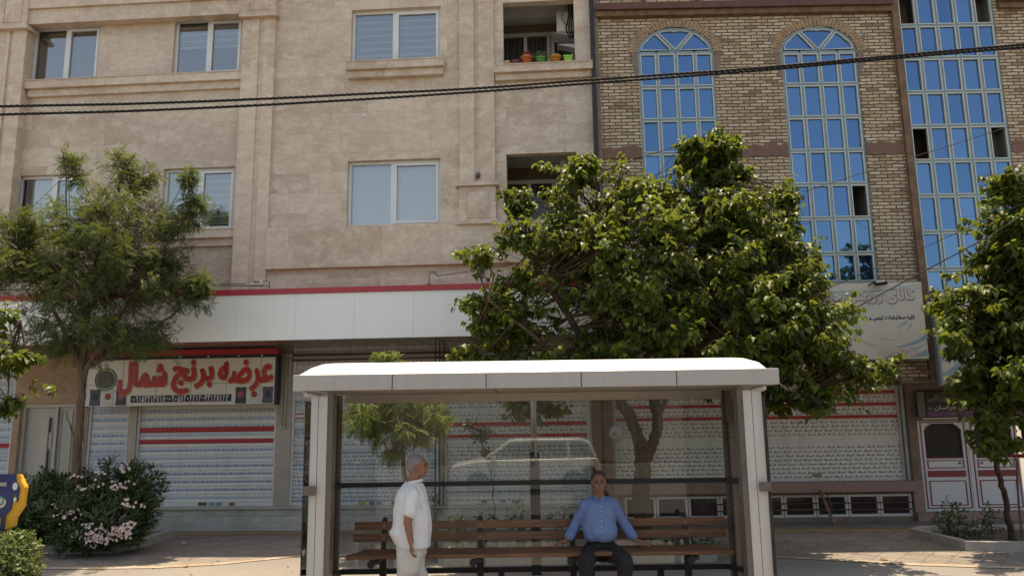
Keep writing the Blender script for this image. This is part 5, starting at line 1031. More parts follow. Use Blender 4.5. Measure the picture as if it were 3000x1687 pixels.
# fine leaved locust tree on the left
YL = 12.9; lr = Vector((W(236, 1480, YL).x, YL, 0)); TL = lambda u, v, y=YL: W(u, v, y)
limbs = [([lr, TL(222, 1420), TL(228, 1300), TL(238, 1180), TL(240, 1080), TL(255, 950), TL(280, 780), TL(330, 600), TL(370, 470)], [.085, .075, .07, .06, .06, .05, .035, .02, .008]),
         ([TL(238, 1160), TL(250, 1080), TL(340, 940), TL(460, 760), TL(560, 620)], [.045, .045, .035, .02, .008]), ([TL(240, 1080), TL(180, 950), TL(90, 800), TL(30, 700)], [.045, .035, .02, .008]), ([TL(255, 950), TL(200, 700), TL(190, 480)], [.03, .02, .008]), ([TL(250, 1080), TL(400, 1000), TL(560, 880)], [.03, .02, .008]), ([TL(225, 1330), TL(205, 1240), TL(190, 1200)], [.02, .012, .006])]
bl = [Bl(300, 600, 12.8, 150, 150, 1.3), Bl(250, 720, 12.8, 190, 110, 1.4), Bl(100, 640, 12.7, 90, 70, .9), Bl(50, 570, 12.7, 65, 40, .6, 1, .25), Bl(20, 660, 12.7, 50, 60, .6, 1, .3), Bl(60, 700, 12.7, 70, 60, .8), Bl(300, 840, 12.7, 120, 60, 1.0), Bl(190, 830, 12.8, 130, 60, 1.0), Bl(320, 440, 12.8, 55, 50, .6), Bl(175, 400, 12.8, 22, 14, .2, 1, .04), Bl(210, 450, 12.8, 30, 40, .4), Bl(230, 520, 12.8, 70, 50, .6), Bl(450, 550, 12.8, 55, 35, .5), Bl(475, 455, 12.8, 22, 16, .15, 1, .02), Bl(485, 505, 12.8, 28, 14, .15, 1, .025), Bl(410, 710, 12.7, 60, 60, .7), Bl(460, 750, 12.7, 55, 22, .4), Bl(500, 720, 12.7, 30, 12, .2, 1, .05), Bl(130, 480, 12.8, 1, 1, .1), Bl(160, 1030, 12.9, 16, 25, .15), Bl(380, 850, 12.7, 55, 40, .5), Bl(60, 860, 12.9, 70, 40, .6)]
tree('locust_tree', 'fine leaved locust tree in front of the stone building', 'tree', limbs, bl, 1250, 'pin', M['locust'], M['bark2'], 12, None, .5, (.2, .45), (6, 10), (.13, .20), droop=.12, clump=7)
# small weeping locust behind the shelter glass
YW = 11.9; wr = Vector((W(1190, 1500, YW).x, YW, 0)); TW = lambda u, v, y=YW: W(u, v, y)
tree('weeping_locust', 'small umbrella shaped yellow green locust behind the shelter glass', 'tree', [([wr, TW(1188, 1420), TW(1180, 1340), TW(1178, 1290), TW(1170, 1240), TW(1130, 1200)], [.04, .035, .03, .03, .02, .01]), ([TW(1178, 1290), TW(1220, 1220), TW(1260, 1200)], [.02, .015, .008])],
     [Bl(1000, 1045, 11.9, 105, 50, .9), Bl(940, 1050, 11.9, 60, 55, .7), Bl(1060, 1060, 11.8, 60, 50, .6), Bl(975, 900, 11.9, 26, 14, .15, 1, .1), Bl(990, 1120, 11.9, 30, 30, .3), Bl(1000, 980, 11.9, 80, 50, .6)], 420, 'pin', M['locust2'], M['bark2'], 15, None, .6, (.15, .35), (6, 9), (.11, .17), droop=.7, clump=8)
rb2 = Vector((W(2985, 1500, 12.6).x, 12.6, 0)); T2 = lambda u, v: W(u, v, 12.6)
tree('locust_tree', 'yellow green locust sprig glimpsed behind the right mulberry', 'tree', [([rb2, T2(2975, 1350), T2(2900, 1180), T2(2835, 1120)], [.018, .015, .012, .008])], [Bl(2445, 975, 12.6, 38, 32, .35), Bl(2420, 960, 12.6, 20, 16, .2)], 50, 'pin', M['locust2'], M['bark2'], 16, None, .6, (.15, .3), (6, 9), (.14, .2), droop=.5)
# slender sapling
ys_ = 11.7; TS = lambda u, v: W(u, v, ys_)
tree('sapling', 'slender glossy sapling rising between the weeping locust and the metal post', 'sapling', [([Vector((TS(1455, 1550).x, ys_, .05)), TS(1448, 1480), TS(1440, 1400), TS(1425, 1330), TS(1405, 1265), TS(1395, 1235)], [.012, .01, .009, .008, .006, .003])],
     [Bl(1205, 1085, 11.7, 22, 20, .15), Bl(1180, 1072, 11.7, 12, 12, .1), Bl(1215, 1110, 11.7, 18, 25, .12), Bl(1228, 1135, 11.7, 14, 14, .1)], 30, 'oval', M['mulb'], M['bark2'], 17, None, .3, (.08, .16), (6, 9), (.05, .075), droop=.2)
# ------------------------------------------------------------------ shrubs
def shrub(name, label, base, blobs, n, kind, mat, size, seed, up=.7, stems=18, flowers=None, cat='shrub', group=None):
    global rng
    rng = np.random.default_rng(seed); root = Vector(base); e = empty(name, root, 0, label, cat, group); ws = np.array([b[1][0]*b[1][1]*b[1][2] for b in blobs]); ws /= ws.sum()
    idx = rng.choice(len(blobs), size=n, p=ws); C_ = np.array([b[0] for b in blobs])[idx]; Rr = np.array([b[1] for b in blobs])[idx]; u = unit(n); rad = (.35+.65*rng.random(n)**.5)
    p = C_+u*Rr*rad[:, None]; p[:, 2] = np.maximum(p[:, 2], .12); p -= np.array(root)
    T_ = {'heart': HEART, 'pin': PIN, 'lance': LANCE, 'oval': OVAL}[kind]; pos = []; dr = []; nr = []; sz = []
    for i in range(n):
        ax = u[i]*.7+np.array([0, 0, up])+rng.normal(size=3)*.2; ax /= np.linalg.norm(ax)
        for k in range(7 if kind == 'lance' else 4):
            s_ = rng.normal(size=3); s_ -= ax*s_.dot(ax); s_ /= np.linalg.norm(s_)+1e-9; pos.append(p[i]+ax*rng.uniform(-.5, .5)*size[1]); dr.append(s_*.75+ax*.6); nr.append(ax+s_*-.4+rng.normal(size=3)*.2); sz.append(rng.uniform(*size))
    leafmesh('foliage', pos, dr, nr, sz, *T_, mat, e); m = MB()
    for k in range(stems):
        q = p[rng.integers(n)]; b = np.array([rng.normal()*.06, rng.normal()*.06, 0]); m.tube([b, (b+q)/2+np.array([0, 0, .08]), q], [.012, .008, .004], 5, False)
    m.build('stem', M['bark2'], e)
    if flowers:
        fb, fn = flowers; ws = np.array([b[2] for b in fb]); ws = ws/ws.sum(); pos = []; dr = []; nr = []; sz = []
        for i in range(fn):
            b = fb[rng.choice(len(fb), p=ws)]; v_ = unit(1)[0]; v_[1] = -abs(v_[1]); c = np.array(b[0])+v_*np.array(b[1])*rng.uniform(.7, 1.05)-np.array(root)
            for f in range(rng.integers(3, 8)):
                c2 = c+rng.normal(size=3)*.035; ax = v_+np.array([0, -.5, .4])+rng.normal(size=3)*.3; ax /= np.linalg.norm(ax); t1_ = np.cross(ax, [0, 0, 1.]); t1_ /= np.linalg.norm(t1_); t2_ = np.cross(ax, t1_)
                for k in range(5): a = 6.283*k/5+rng.random()*.3; d_ = t1_*math.cos(a)+t2_*math.sin(a)+ax*.35; pos.append(c2); dr.append(d_); nr.append(ax); sz.append(rng.uniform(.018, .027))
        leafmesh('flowers', pos, dr, nr, sz, [(0, 0, 0), (.42, .55, .0), (.3, 1, -.05), (-.3, 1, -.05), (-.42, .55, 0)], [(0, 1, 2, 3, 4)], M['pink'], e)
    return e
Bd = lambda u, v, y, ru, rv, ry: Bl(u/1.1646, v/1.1646, y, ru/1.1646, rv/1.1646, ry)
ybs = 12.75
shrub('oleander_bush', 'dark oleander bush covered in clusters of pale pink flowers', (W(310, 1600, ybs).x, ybs, .08), [Bd(330, 1500, 12.7, 125, 110, .7), Bd(400, 1440, 12.8, 75, 80, .5), Bd(230, 1500, 12.8, 90, 100, .6), Bd(330, 1400, 12.9, 80, 50, .4), Bd(250, 1580, 12.7, 110, 45, .5)], 1050, 'lance', M['oleander'], (.11, .17), 21, .8, 40,
      ([((Bd(300, 1400, 12.5, 110, 40, .4))+(1.2,)), (Bd(310, 1470, 12.35, 130, 60, .5))+(1.3,), (Bd(265, 1555, 12.15, 40, 25, .15))+(1.4,), (Bd(370, 1550, 12.15, 32, 20, .15))+(1.5,), (Bd(290, 1580, 12.1, 30, 18, .1))+(1.0,), (Bd(200, 1510, 12.4, 40, 40, .3))+(.5,), (Bd(400, 1420, 12.5, 60, 40, .3))+(.4,)], 78))
shrub('oleander_bush', 'plain dark oleander without flowers beside the collection box', (W(110, 1600, 13.1).x, 13.1, .08), [Bd(120, 1480, 13.1, 90, 90, .6), Bd(90, 1560, 13.0, 80, 60, .5), Bd(170, 1440, 13.2, 60, 50, .4)], 520, 'lance', M['oleander'], (.11, .17), 22, .8, 25)
yh_ = 9.3
shrub('boxwood_hedge', 'clipped rounded boxwood bush in the lower corner of the view', (W(30, 1700, yh_).x, yh_, 0), [Bd(10, 1660, yh_, 85, 100, .55), Bd(30, 1600, yh_, 55, 44, .4), Bd(-60, 1650, yh_, 110, 100, .6), Bd(20, 1760, yh_, 85, 110, .55)], 2800, 'oval', M['hedge'], (.038, .056), 23, .6, 20, None, 'bush')
ybd = G(2850, 1600).y+.35
shrub('young_shrub', 'bushy young shrub at the kerb end of the right bed', (W(2800, 1600, ybd).x, ybd, .06), [Bd(2810, 1540, ybd, 48, 50, .3), Bd(2790, 1500, ybd, 30, 45, .2), Bd(2770, 1530, ybd, 40, 30, .2), Bd(2860, 1575, ybd, 40, 30, .25)], 200, 'oval', M['shrub'], (.04, .065), 24, .8, 16)
shrub('young_shrub', 'sparse upright shrub left of the thin trunk', (W(2895, 1590, ybd+.3).x, ybd+.3, .06), [Bd(2893, 1520, ybd+.3, 16, 50, .12), Bd(2920, 1530, ybd+.3, 14, 40, .12)], 60, 'oval', M['shrub'], (.035, .055), 25, .9, 8)
for i, (u, v, ru, rv, n, lb_) in enumerate(((1275, 1500, 22, 60, 45, 'loose shrub by the standing man behind the bench'), (1340, 1530, 40, 40, 60, 'low shrub behind the second bench leg'), (1420, 1520, 35, 45, 60, 'low shrub around the sapling foot'), (1515, 1515, 32, 50, 75, 'dense low shrub left of the dark post'), (1640, 1520, 40, 40, 60, 'low shrub between the post and the seated man'), (1960, 1590, 70, 35, 110, 'sunlit low shrub behind the empty bench end'), (2060, 1600, 50, 25, 60, 'low shrub near the right end of the bench'))):
    y = 11.75; shrub('young_shrub', lb_, (W(u, 1580, y).x, y, .05), [Bd(u, v, y, ru, rv, .25), Bd(u, 1600, y, ru, 30, .25)], n, 'oval', M['shrub'], (.035, .06), 30+i, .8, 8, None, 'shrub', 'shrubs in the bed behind the bench')
# litter and fallen leaves on the pavement
for i, (u, v, s_, lb_) in enumerate(((537, 1592, .035, 'white scrap of paper lying on the shaded paving left of the shelter'), (835, 1543, .04, 'white paper scrap against the foot of the shop step'), (545, 1661, .03, 'dark dry leaf crumpled on the tan edging bricks'), (2590, 1641, .05, 'brown crumpled leaf on the sunlit paving right of the shelter'))):
    p_ = G(u, v); o = MB().add([(-s_, -s_, .012), (s_, -s_*.6, .015), (s_*.9, s_, .018), (0, s_*1.3, .03), (-s_*.8, s_*.8, .014), (0, 0, .028)], [(0, 1, 5), (1, 2, 5), (2, 3, 5), (3, 4, 5), (4, 0, 5)]).build('paper_scrap' if i < 2 else 'dry_leaf', M['plastic_white'] if i < 2 else M['rustbrown'], None, False, (p_.x, p_.y, 0)); setp(o, lb_, 'litter')
rng = np.random.default_rng(77); nfl = 260; px_ = rng.uniform(-7, 9, nfl); py_ = rng.uniform(10.6, 14.2, nfl); fl_ = leafmesh('fallen_leaves', np.stack([px_, py_, np.full(nfl, .016)], 1), np.stack([rng.normal(size=nfl), rng.normal(size=nfl), np.zeros(nfl)], 1), np.tile([0., .05, 1.], (nfl, 1)), rng.uniform(.03, .07, nfl), *OVAL, leafmat('dry_leaf_litter', (.13, .09, .03), (.26, .20, .09), (.2, .14, .05), .8, .1, .1)); setp(fl_, 'small dry fallen leaves scattered over the paving', 'leaves', None, 'stuff')
# ------------------------------------------------------------------ people
from mathutils import noise as mn
def blobmesh(name, prims, vox, mat, parent, smooth=4, loc=None, fold=0, fsc=(9, 9, 3)):
    """prims: ('c', a, b, ra, rb) tapered capsule / ('e', centre, radii, rot) ellipsoid / ('f', ring list) -> one continuous surface"""
    m = MB()
    for p in prims:
        if p[0] == 'c':
            _, a, b, ra, rb = p; a, b = Vector(a), Vector(b); d = (b-a).normalized(); x = d.orthogonal().normalized(); y = d.cross(x); rings = []; n = 14
            for k in range(1, 5): t = math.pi/2*(1-k/4*1.0); rings.append((a-d*ra*math.sin(t), max(ra*math.cos(t), 1e-4)))
            for k in range(1, 4): rings.append((a.lerp(b, k/4), ra+(rb-ra)*k/4))
            for k in range(0, 4): t = math.pi/2*k/4; rings.append((b+d*rb*math.sin(t), max(rb*math.cos(t), 1e-4)))
            vs = [c+(x*math.cos(6.28318*k/n)+y*math.sin(6.28318*k/n))*r for c, r in rings for k in range(n)]
            fs = [(i*n+k, i*n+(k+1) % n, (i+1)*n+(k+1) % n, (i+1)*n+k) for i in range(len(rings)-1) for k in range(n)]+[tuple(range(n-1, -1, -1)), tuple((len(rings)-1)*n+k for k in range(n))]; m.add(vs, fs)
        elif p[0] == 'e':
            _, c, r, rot = p; Rm = Matrix.Rotation(rot, 3, 'X') if not isinstance(rot, tuple) else (Matrix.Rotation(rot[2], 3, 'Z') @ Matrix.Rotation(rot[1], 3, 'Y') @ Matrix.Rotation(rot[0], 3, 'X')); n = 18; rg = 10; vs = []
            for i in range(rg+1):
                t = math.pi*(i+.02 if i == 0 else i-.02 if i == rg else i)/rg
                for k in range(n): vs.append(Vector(c)+Rm @ Vector((r[0]*math.sin(t)*math.cos(6.28318*k/n), r[1]*math.sin(t)*math.sin(6.28318*k/n), -r[2]*math.cos(t))))
            m.add(vs, [(i*n+k, i*n+(k+1) % n, (i+1)*n+(k+1) % n, (i+1)*n+k) for i in range(rg) for k in range(n)]+[tuple(range(n-1, -1, -1)), tuple(rg*n+k for k in range(n))])
        elif p[0] == 'l':      # loft of elliptical sections: (centre, rx, ry, normal-plane rot about x)
            n = 24; vs = []
            for (c, rx, ry, rot) in p[1]:
                Rm = Matrix.Rotation(rot, 3, 'X')
                vs += [Vector(c)+Rm @ Vector((rx*math.cos(6.28318*k/n), ry*math.sin(6.28318*k/n), 0)) for k in range(n)]
            q = len(p[1]); m.add(vs, [(i*n+k, i*n+(k+1) % n, (i+1)*n+(k+1) % n, (i+1)*n+k) for i in range(q-1) for k in range(n)]+[tuple(range(n-1, -1, -1)), tuple((q-1)*n+k for k in range(n))])
    t = m.build('tmp', mat); md = t.modifiers.new('r', 'REMESH'); md.mode = 'VOXEL'; md.voxel_size = vox; md.use_smooth_shade = True
    if smooth: s_ = t.modifiers.new('s', 'SMOOTH'); s_.factor = .5; s_.iterations = smooth
    bpy.context.view_layer.update(); me = bpy.data.meshes.new_from_object(t.evaluated_get(bpy.context.evaluated_depsgraph_get())); bpy.data.objects.remove(t)
    me.name = name; me.polygons.foreach_set("use_smooth", [True]*len(me.polygons)); o = bpy.data.objects.new(name, me); COL.objects.link(o); o.parent = parent
    if not me.materials: me.materials.append(mat)
    if fold:
        sd_ = random.random()*50
        for v in me.vertices:
            p = Vector((v.co.x*fsc[0]+v.co.z*2.5+sd_, v.co.y*fsc[1], v.co.z*fsc[2]+v.co.x*3)); h_ = mn.noise(p); h2 = mn.noise(p*2.3); v.co += v.normal*fold*((1-abs(h_)*3)*.6+h2*.7)
        me.update()
    return o
def hand(w_, d, pn, s=1.0, curl=.5, thumb=1, spread=.0):
    """wrist, direction of fingers, palm normal; returns prims of palm, four bent fingers and a thumb"""
    w_, d, pn = Vector(w_), Vector(d).normalized(), Vector(pn).normalized(); x = d.cross(pn).normalized()*thumb; pn = (pn-d*pn.dot(d)).normalized(); P_ = []
    for k in (-1, 0, 1): P_.append(('c', w_+x*k*.012*s, w_+d*.08*s+x*k*.026*s, .016*s, .0135*s))
    for k, L in enumerate((.070, .080, .074, .058)):
        o = w_+d*.085*s+x*(.030-.020*k)*s; sp = x*(.03-.02*k)*spread*8; c = curl*(1+.12*k); d1 = (d*math.cos(c*.5)+pn*math.sin(c*.5)+sp).normalized(); d2 = (d*math.cos(c*1.2)+pn*math.sin(c*1.2)+sp).normalized(); d3 = (d*math.cos(c*1.9)+pn*math.sin(c*1.9)+sp).normalized()
        a = o+d1*L*.45*s; b = a+d2*L*.32*s; e = b+d3*L*.25*s; P_ += [('c', o-d*.02*s, a, .0098*s, .009*s), ('c', a, b, .009*s, .0083*s), ('c', b, e, .0083*s, .007*s)]
    o = w_+d*.02*s+x*.026*s; a = o+(d*.7+x*.75+pn*.25).normalized()*.045*s; b = a+(d*.95+x*.25+pn*.35).normalized()*.032*s; P_ += [('c', o, a, .0135*s, .0105*s), ('c', a, b, .0105*s, .0085*s)]
    return P_
def head(c, yaw, s=1.0):
    """prims of a head (centre c) looking along +x rotated by yaw about z, plus a helper to place face parts"""
    c = Vector(c); Rz = Matrix.Rotation(yaw, 3, 'Z'); f = lambda x, y, z: c+Rz @ Vector((x*s, y*s, z*s)); e = lambda x, y, z, a, b, d, ry=0: ('e', f(x, y, z), (a*s, b*s, d*s), (0, ry, yaw))
    pr = [e(-.012, 0, .03, .098, .076, .092), e(.028, 0, -.035, .062, .060, .078), e(.050, 0, -.085, .032, .036, .026), e(.062, 0, .035, .026, .058, .030), e(-.03, 0, -.04, .06, .058, .06),
          e(.102, 0, -.018, .022, .0125, .022, R(35)), e(.094, 0, .008, .013, .010, .022), e(.084, 0, -.055, .014, .026, .010), e(.078, 0, -.066, .014, .022, .008), e(.068, .034, -.018, .022, .018, .022), e(.068, -.034, -.018, .022, .018, .022),
          e(-.005, .078, -.005, .020, .009, .032, R(-10)), e(-.005, -.078, -.005, .020, .009, .032, R(-10))]
    return pr, f, Rz
def face(f, Rz, par, yaw, s=1):
    m = MB()
    for sy in (-1, 1):
        c = f(.082, .030*sy, .012); m.lathe([(.0005, -.008), (.008, -.005), (.0105, 0), (.008, .005), (.0005, .008)], c, 10)
    m.build('eyes', M['eye'], par, True)
    m = MB()
    for sy in (-1, 1): m.tube([f(.088, .014*sy, .034), f(.092, .030*sy, .039), f(.082, .046*sy, .034)], .0045, 6)
    m.build('eyebrows', M['hairdark'], par, True)
    MB().tube([f(.096, -.018, -.061), f(.101, 0, -.060), f(.096, .018, -.061)], .0025, 5).build('mouth', plain('lip', (.22, .07, .06), .5), par)
# standing man in white, seen from his right side, looking towards +x
YM = 8.15; H = lambda u, v, y=YM: W(u, v, y); base = Vector((H(1203, 1700).x, YM, 0))
pm = empty('person', base, 0, 'grey haired person in white short sleeved shirt and cream trousers standing sideways', 'person'); L_ = lambda u, v, dy=0: H(u, v)-base+Vector((0, dy, 0))
hc = L_(1224, 1366); hp, f, Rz = head(hc, 0, 1.0); g = []
g += hp; g += [('c', hc+Vector((-.03, 0, -.06)), L_(1206, 1425), .058, .066)]
torso = [('e', L_(1205, 1460), (.115, .17, .14), 0), ('e', L_(1208, 1520), (.13, .14, .18), 0), ('e', L_(1207, 1590), (.11, .13, .12), 0)]
g += torso
sho, elb, wri = L_(1212, 1442, -.20), L_(1204, 1520, -.25), L_(1213, 1576, -.24)
g += [('c', L_(1208, 1444, -.11), sho, .052, .046), ('c', sho, elb, .048, .044), ('c', elb, wri, .042, .029)]; g += hand(wri+Vector((0, 0, -.005)), (.02, 0, -1), (1, .25, 0), 1.05, .75, 1)
sh2, el2, wr2 = L_(1212, 1442, .20), L_(1218, 1522, .25), L_(1232, 1578, .24); g += [('c', L_(1208, 1444, .11), sh2, .052, .046), ('c', sh2, el2, .048, .044), ('c', el2, wr2, .042, .029)]; g += hand(wr2+Vector((0, 0, -.005)), (.05, 0, -1), (1, -.25, 0), 1.05, .75, -1)
for sy, dx in ((-.09, -.02), (.09, .03)):
    hip = L_(1208, 1600, sy*.8); kn = Vector((hip.x+dx-.02, sy, .47)); an = Vector((hip.x+dx*1.6-.02, sy, .09)); g += [('c', hip, kn, .072, .052), ('c', kn, an, .052, .036), ('c', an+Vector((0, 0, -.04)), an+Vector((.15, 0, -.06)), .035, .03)]
blobmesh('body', g, .0085, M['skin'], pm, 3); face(f, Rz, pm, 0)
def ringl(rows): return ('l', [(Vector(c), rx, ry, 0) for c, rx, ry in rows])
def hrow(u0, u1, v, ry, dy=0): a, b = L_(u0, v), L_(u1, v); return ((a+b)/2+Vector((0, dy, 0)), (b.x-a.x)/2, ry)
sl_ = [hrow(1190, 1228, 1410, .075), hrow(1178, 1240, 1420, .12), hrow(1166, 1246, 1436, .175), hrow(1158, 1252, 1460, .195), hrow(1154, 1258, 1490, .195), hrow(1153, 1264, 1520, .19), hrow(1148, 1264, 1545, .19), hrow(1141, 1264, 1558, .195), hrow(1152, 1263, 1580, .195), hrow(1165, 1262, 1601, .19)]
shp = [ringl(sl_), ('c', L_(1210, 1438, -.13), L_(1214, 1446, -.205), .072, .066), ('c', L_(1214, 1446, -.205), L_(1211, 1490, -.240), .066, .070), ('c', L_(1210, 1438, .13), L_(1214, 1446, .205), .072, .066), ('c', L_(1214, 1446, .205), L_(1217, 1490, .240), .066, .070),
       ('e', L_(1157, 1562), (.06, .13, .03), (0, R(35), 0))]
so1 = blobmesh('shirt', shp, .011, M['shirtw'], pm, 4, None, .010, (8, 8, 3.5))
m = MB(); cpts = [(L_(1222, 1409)+Vector((.07*math.cos(a)-.02, .075*math.sin(a), .012*math.cos(a)))) for a in np.linspace(-2.6, 2.6, 18)]; m.tube(cpts, .016, 6); m.build('collar', M['shirtw'], so1, True)
MB().box(L_(1240, 1478).x, L_(1252, 1478).x, -.178, -.168, L_(1250, 1480).z, L_(1250, 1471).z).build('pocket_flap', M['shirtw'], so1)
trp = [ringl([hrow(1166, 1252, 1575, .165), hrow(1163, 1250, 1600, .17), hrow(1162, 1248, 1625, .17)])]
for sy, dx in ((-.085, -.03), (.085, .05)):
    c0 = L_(1204+dx*100, 1630, sy); trp.append(('l', [((c0.x-.005, sy*.9, c0.z+.05), .125, .10, 0), ((c0.x, sy, c0.z-.12), .115, .10, 0), ((c0.x+dx, sy, .48), .095, .085, 0), ((c0.x+dx*1.5, sy, .12), .085, .075, 0), ((c0.x+dx*1.5, sy, .07), .088, .078, 0)]))
blobmesh('trousers', trp, .013, M['trousw'], pm, 4, None, .009, (9, 9, 4))
hr = [('e', f(-.028, 0, .048), (.100, .080, .083), 0), ('e', f(-.055, 0, .0), (.062, .079, .07), 0)]
blobmesh('hair', hr, .007, M['hair'], pm, 2, None, .005, (30, 30, 30))
for sy in (-.09, .09): blobmesh('shoe', [('e', (.03+(.0 if sy < 0 else .05), sy, .045), (.14, .052, .045), 0), ('e', (-.03, sy, .07), (.06, .045, .05), 0)], .012, M['shoe'], pm, 2)
# seated man in blue facing the road
YS = 8.72; base = Vector((W(1764, 1600, YS).x, YS, 0)); pm = empty('person', base, 0, 'person seated in blue long sleeved shirt with both hands on the bench', 'person')
Ls = lambda u, v, dy=0: W(u, v, YS+dy)-base
yaw = R(-90); hc = Ls(1754, 1414, -.06); hp, f, Rz = head(hc, yaw, 1.0); g = list(hp)
ch = Ls(1757, 1500, -.02); pv = Ls(1758, 1592, .05)
g += [('c', hc+Vector((0, .03, -.06)), Ls(1756, 1468, -.02), .058, .066), ('e', ch, (.17, .11, .15), 0), ('e', Ls(1757, 1545, -.02), (.14, .11, .12), 0), ('e', pv, (.14, .10, .08), 0)]
for s_ in (-1, 1):
    sh_ = Ls(1756+s_*41, 1478, -.0); el_ = Ls(1757+s_*66, 1530, .06); wr_ = Ls((1664, 1858)[s_ > 0], 1578, -.05); g += [('c', Ls(1756+s_*20, 1472), sh_, .07, .062), ('c', sh_, el_, .052, .043), ('c', el_, wr_, .041, .03)]
    fd = Vector((s_*.80, -.35, -.22)); g += hand(wr_+Vector((s_*.01, 0, -.005)), fd, (0, 0, -1), 1.05, .25, 1 if s_ < 0 else 1, .25 if True else 0)
    hip = Vector((s_*.10+pv.x, .02, .56)); kn = Vector((s_*.20+pv.x, -.42, .53)); an = Vector((s_*.17+pv.x, -.44, .10)); g += [('c', hip, kn, .085, .058), ('c', kn, an, .056, .038), ('c', an+Vector((0, 0, -.03)), an+Vector((s_*.02, -.14, -.055)), .035, .03)]
blobmesh('body', g, .0085, M['skin'], pm, 3); face(f, Rz, pm, yaw)
def srow(u0, u1, v, ry, dy=0): a, b = Ls(u0, v, dy), Ls(u1, v, dy); return ((a+b)/2, (b.x-a.x)/2, ry)
shp = [ringl([srow(1735, 1777, 1455, .065, -.01), srow(1722, 1790, 1462, .09, -.01), srow(1712, 1802, 1472, .115, -.01), srow(1709, 1805, 1495, .13, -.02), srow(1709, 1803, 1520, .14, -.03), srow(1707, 1806, 1540, .16, -.04), srow(1708, 1808, 1556, .172, -.04), srow(1712, 1806, 1572, .165, -.03), srow(1722, 1796, 1582, .15, -.02)])]
for s_ in (-1, 1):
    sh_ = Ls(1756+s_*40, 1478, -.0); el_ = Ls(1757+s_*67, 1530, .06); wr_ = Ls((1669, 1853)[s_ > 0], 1568, -.03); shp += [('c', Ls(1756+s_*22, 1473), sh_, .075, .07), ('c', sh_, el_, .068, .062), ('c', el_, wr_, .06, .05), ('c', wr_-(wr_-el_).normalized()*.035, wr_, .056, .056)]
s2 = blobmesh('shirt', shp, .011, M['shirtb'], pm, 4, None, .009, (8, 8, 6))
m = MB(); 
for s_ in (-1, 1): m.add([Ls(1756, 1472, -.135), Ls(1756+s_*16, 1462, -.12), Ls(1756+s_*20, 1452, -.05), Ls(1756+s_*9, 1452, -.09)], [(0, 1, 2, 3)])
m.build('collar', M['shirtb'], s2); m = MB()
for v in (1478, 1492, 1506, 1520, 1534, 1548): p = Ls(1757, v, 0); m.disc_y(p.x, -.155-.0016*(v-1478)*(.6), p.z, .006, .02, 8)
m.build('button', M['plastic_white'], s2)
trp = [ringl([((pv.x, .03, .50), .18, .15), ((pv.x, .01, .57), .185, .16), ((pv.x, .0, .66), .17, .15), ((pv.x, -.01, .70), .15, .13)])]
for s_ in (-1, 1):
    hip = Vector((s_*.10+pv.x, .0, .585)); kn = Vector((s_*.205+pv.x, -.43, .565)); an = Vector((s_*.175+pv.x, -.44, .12)); trp += [('c', hip, kn, .105, .083), ('c', kn, kn.lerp(an, .5), .083, .078), ('c', kn.lerp(an, .5), an, .078, .075)]
blobmesh('trousers', trp, .012, M['trousb'], pm, 4, None, .008, (9, 9, 5))
hr = [('e', f(-.030, 0, .055), (.098, .084, .078), (0, 0, yaw)), ('e', f(-.050, 0, .0), (.068, .086, .07), (0, 0, yaw))]
blobmesh('hair', hr, .007, M['hairdark'], pm, 2, None, .005, (30, 30, 30))
for s_ in (-1, 1): blobmesh('shoe', [('e', (s_*.185+pv.x, -.53, .045), (.052, .14, .042), 0), ('e', (s_*.18+pv.x, -.46, .07), (.045, .06, .05), 0)], .012, M['shoe'], pm, 2)

# ------------------------------------------------------------------ alms box on its pole
YC = 9.55; cx_ = W(22, 1465, YC).x; al = empty('alms_box', (cx_, YC, 0), 0, 'blue and yellow alms box shaped like cupped hands on a pole', 'alms box'); zc_ = W(22, 1465, YC).z
q = lambda u, v: ((u-22)/2242*YC*1.02, -(v-1465)/2242*YC*1.02)
out = [q(82, 1428), q(62, 1394), q(-18, 1394), q(-40, 1428), q(-38, 1480), q(-20, 1515), q(-18, 1532), q(2, 1542), q(40, 1542), q(59, 1532), q(61, 1510), q(79, 1480)]
out = out[::-1]
bevel(MB().prism_y(out, -.10, -.02).build('box_body', M['yellow'], al, False, (0, 0, zc_)), .012)
rh = [q(55, 1394), q(64, 1396), q(83, 1428), q(80, 1480), q(60, 1511), q(58, 1534), q(40, 1541), q(36, 1541), q(37, 1500), q(50, 1486), q(54, 1445), q(60, 1445), q(61, 1465), q(66, 1465), q(68, 1430), q(56, 1410)]
nv = [q(55, 1392), q(57, 1410), q(69, 1430), q(67, 1466), q(61, 1466), q(60, 1446), q(54, 1446), q(51, 1486), q(37, 1502), q(36, 1541)]; nv = nv+[(-x+.004, z) for x, z in nv[::-1]]; MB().prism_y(nv[::-1], -.118, -.101).build('navy_panel', M['navy'], al, False, (0, 0, zc_))
for hx, hz, hs in ((57, 1425, 1), (60, 1460, .6), (8, 1424, .8)): m = MB(); a_, b_ = q(hx, hz); m.disc_y(a_, -.122, b_, .03*hs, .004, 12, .045*hs); m.build('painted_highlight', M['plastic_white'], al, False, (0, 0, zc_))
m = MB(); a, b = q(22, 1468); m.disc_y(a, -.124, b, .062, .004, 24, .06); m.build('white_crescent', plain('white_emblem', (.62, .58, .52), .4), al, False, (0, 0, zc_)); MB().disc_y(a, -.128, b+.02, .042, .003, 24, .055).build('green_emblem', plain('green_emblem_print', (.10, .22, .20), .4, 0, .6, 60), al, False, (0, 0, zc_)); MB().disc_y(a, -.131, b+.02, .024, .0025, 6, .036).build('emblem_star', plain('pale_emblem_print', (.42, .48, .42), .4, 0, .3, 60), al, False, (0, 0, zc_))
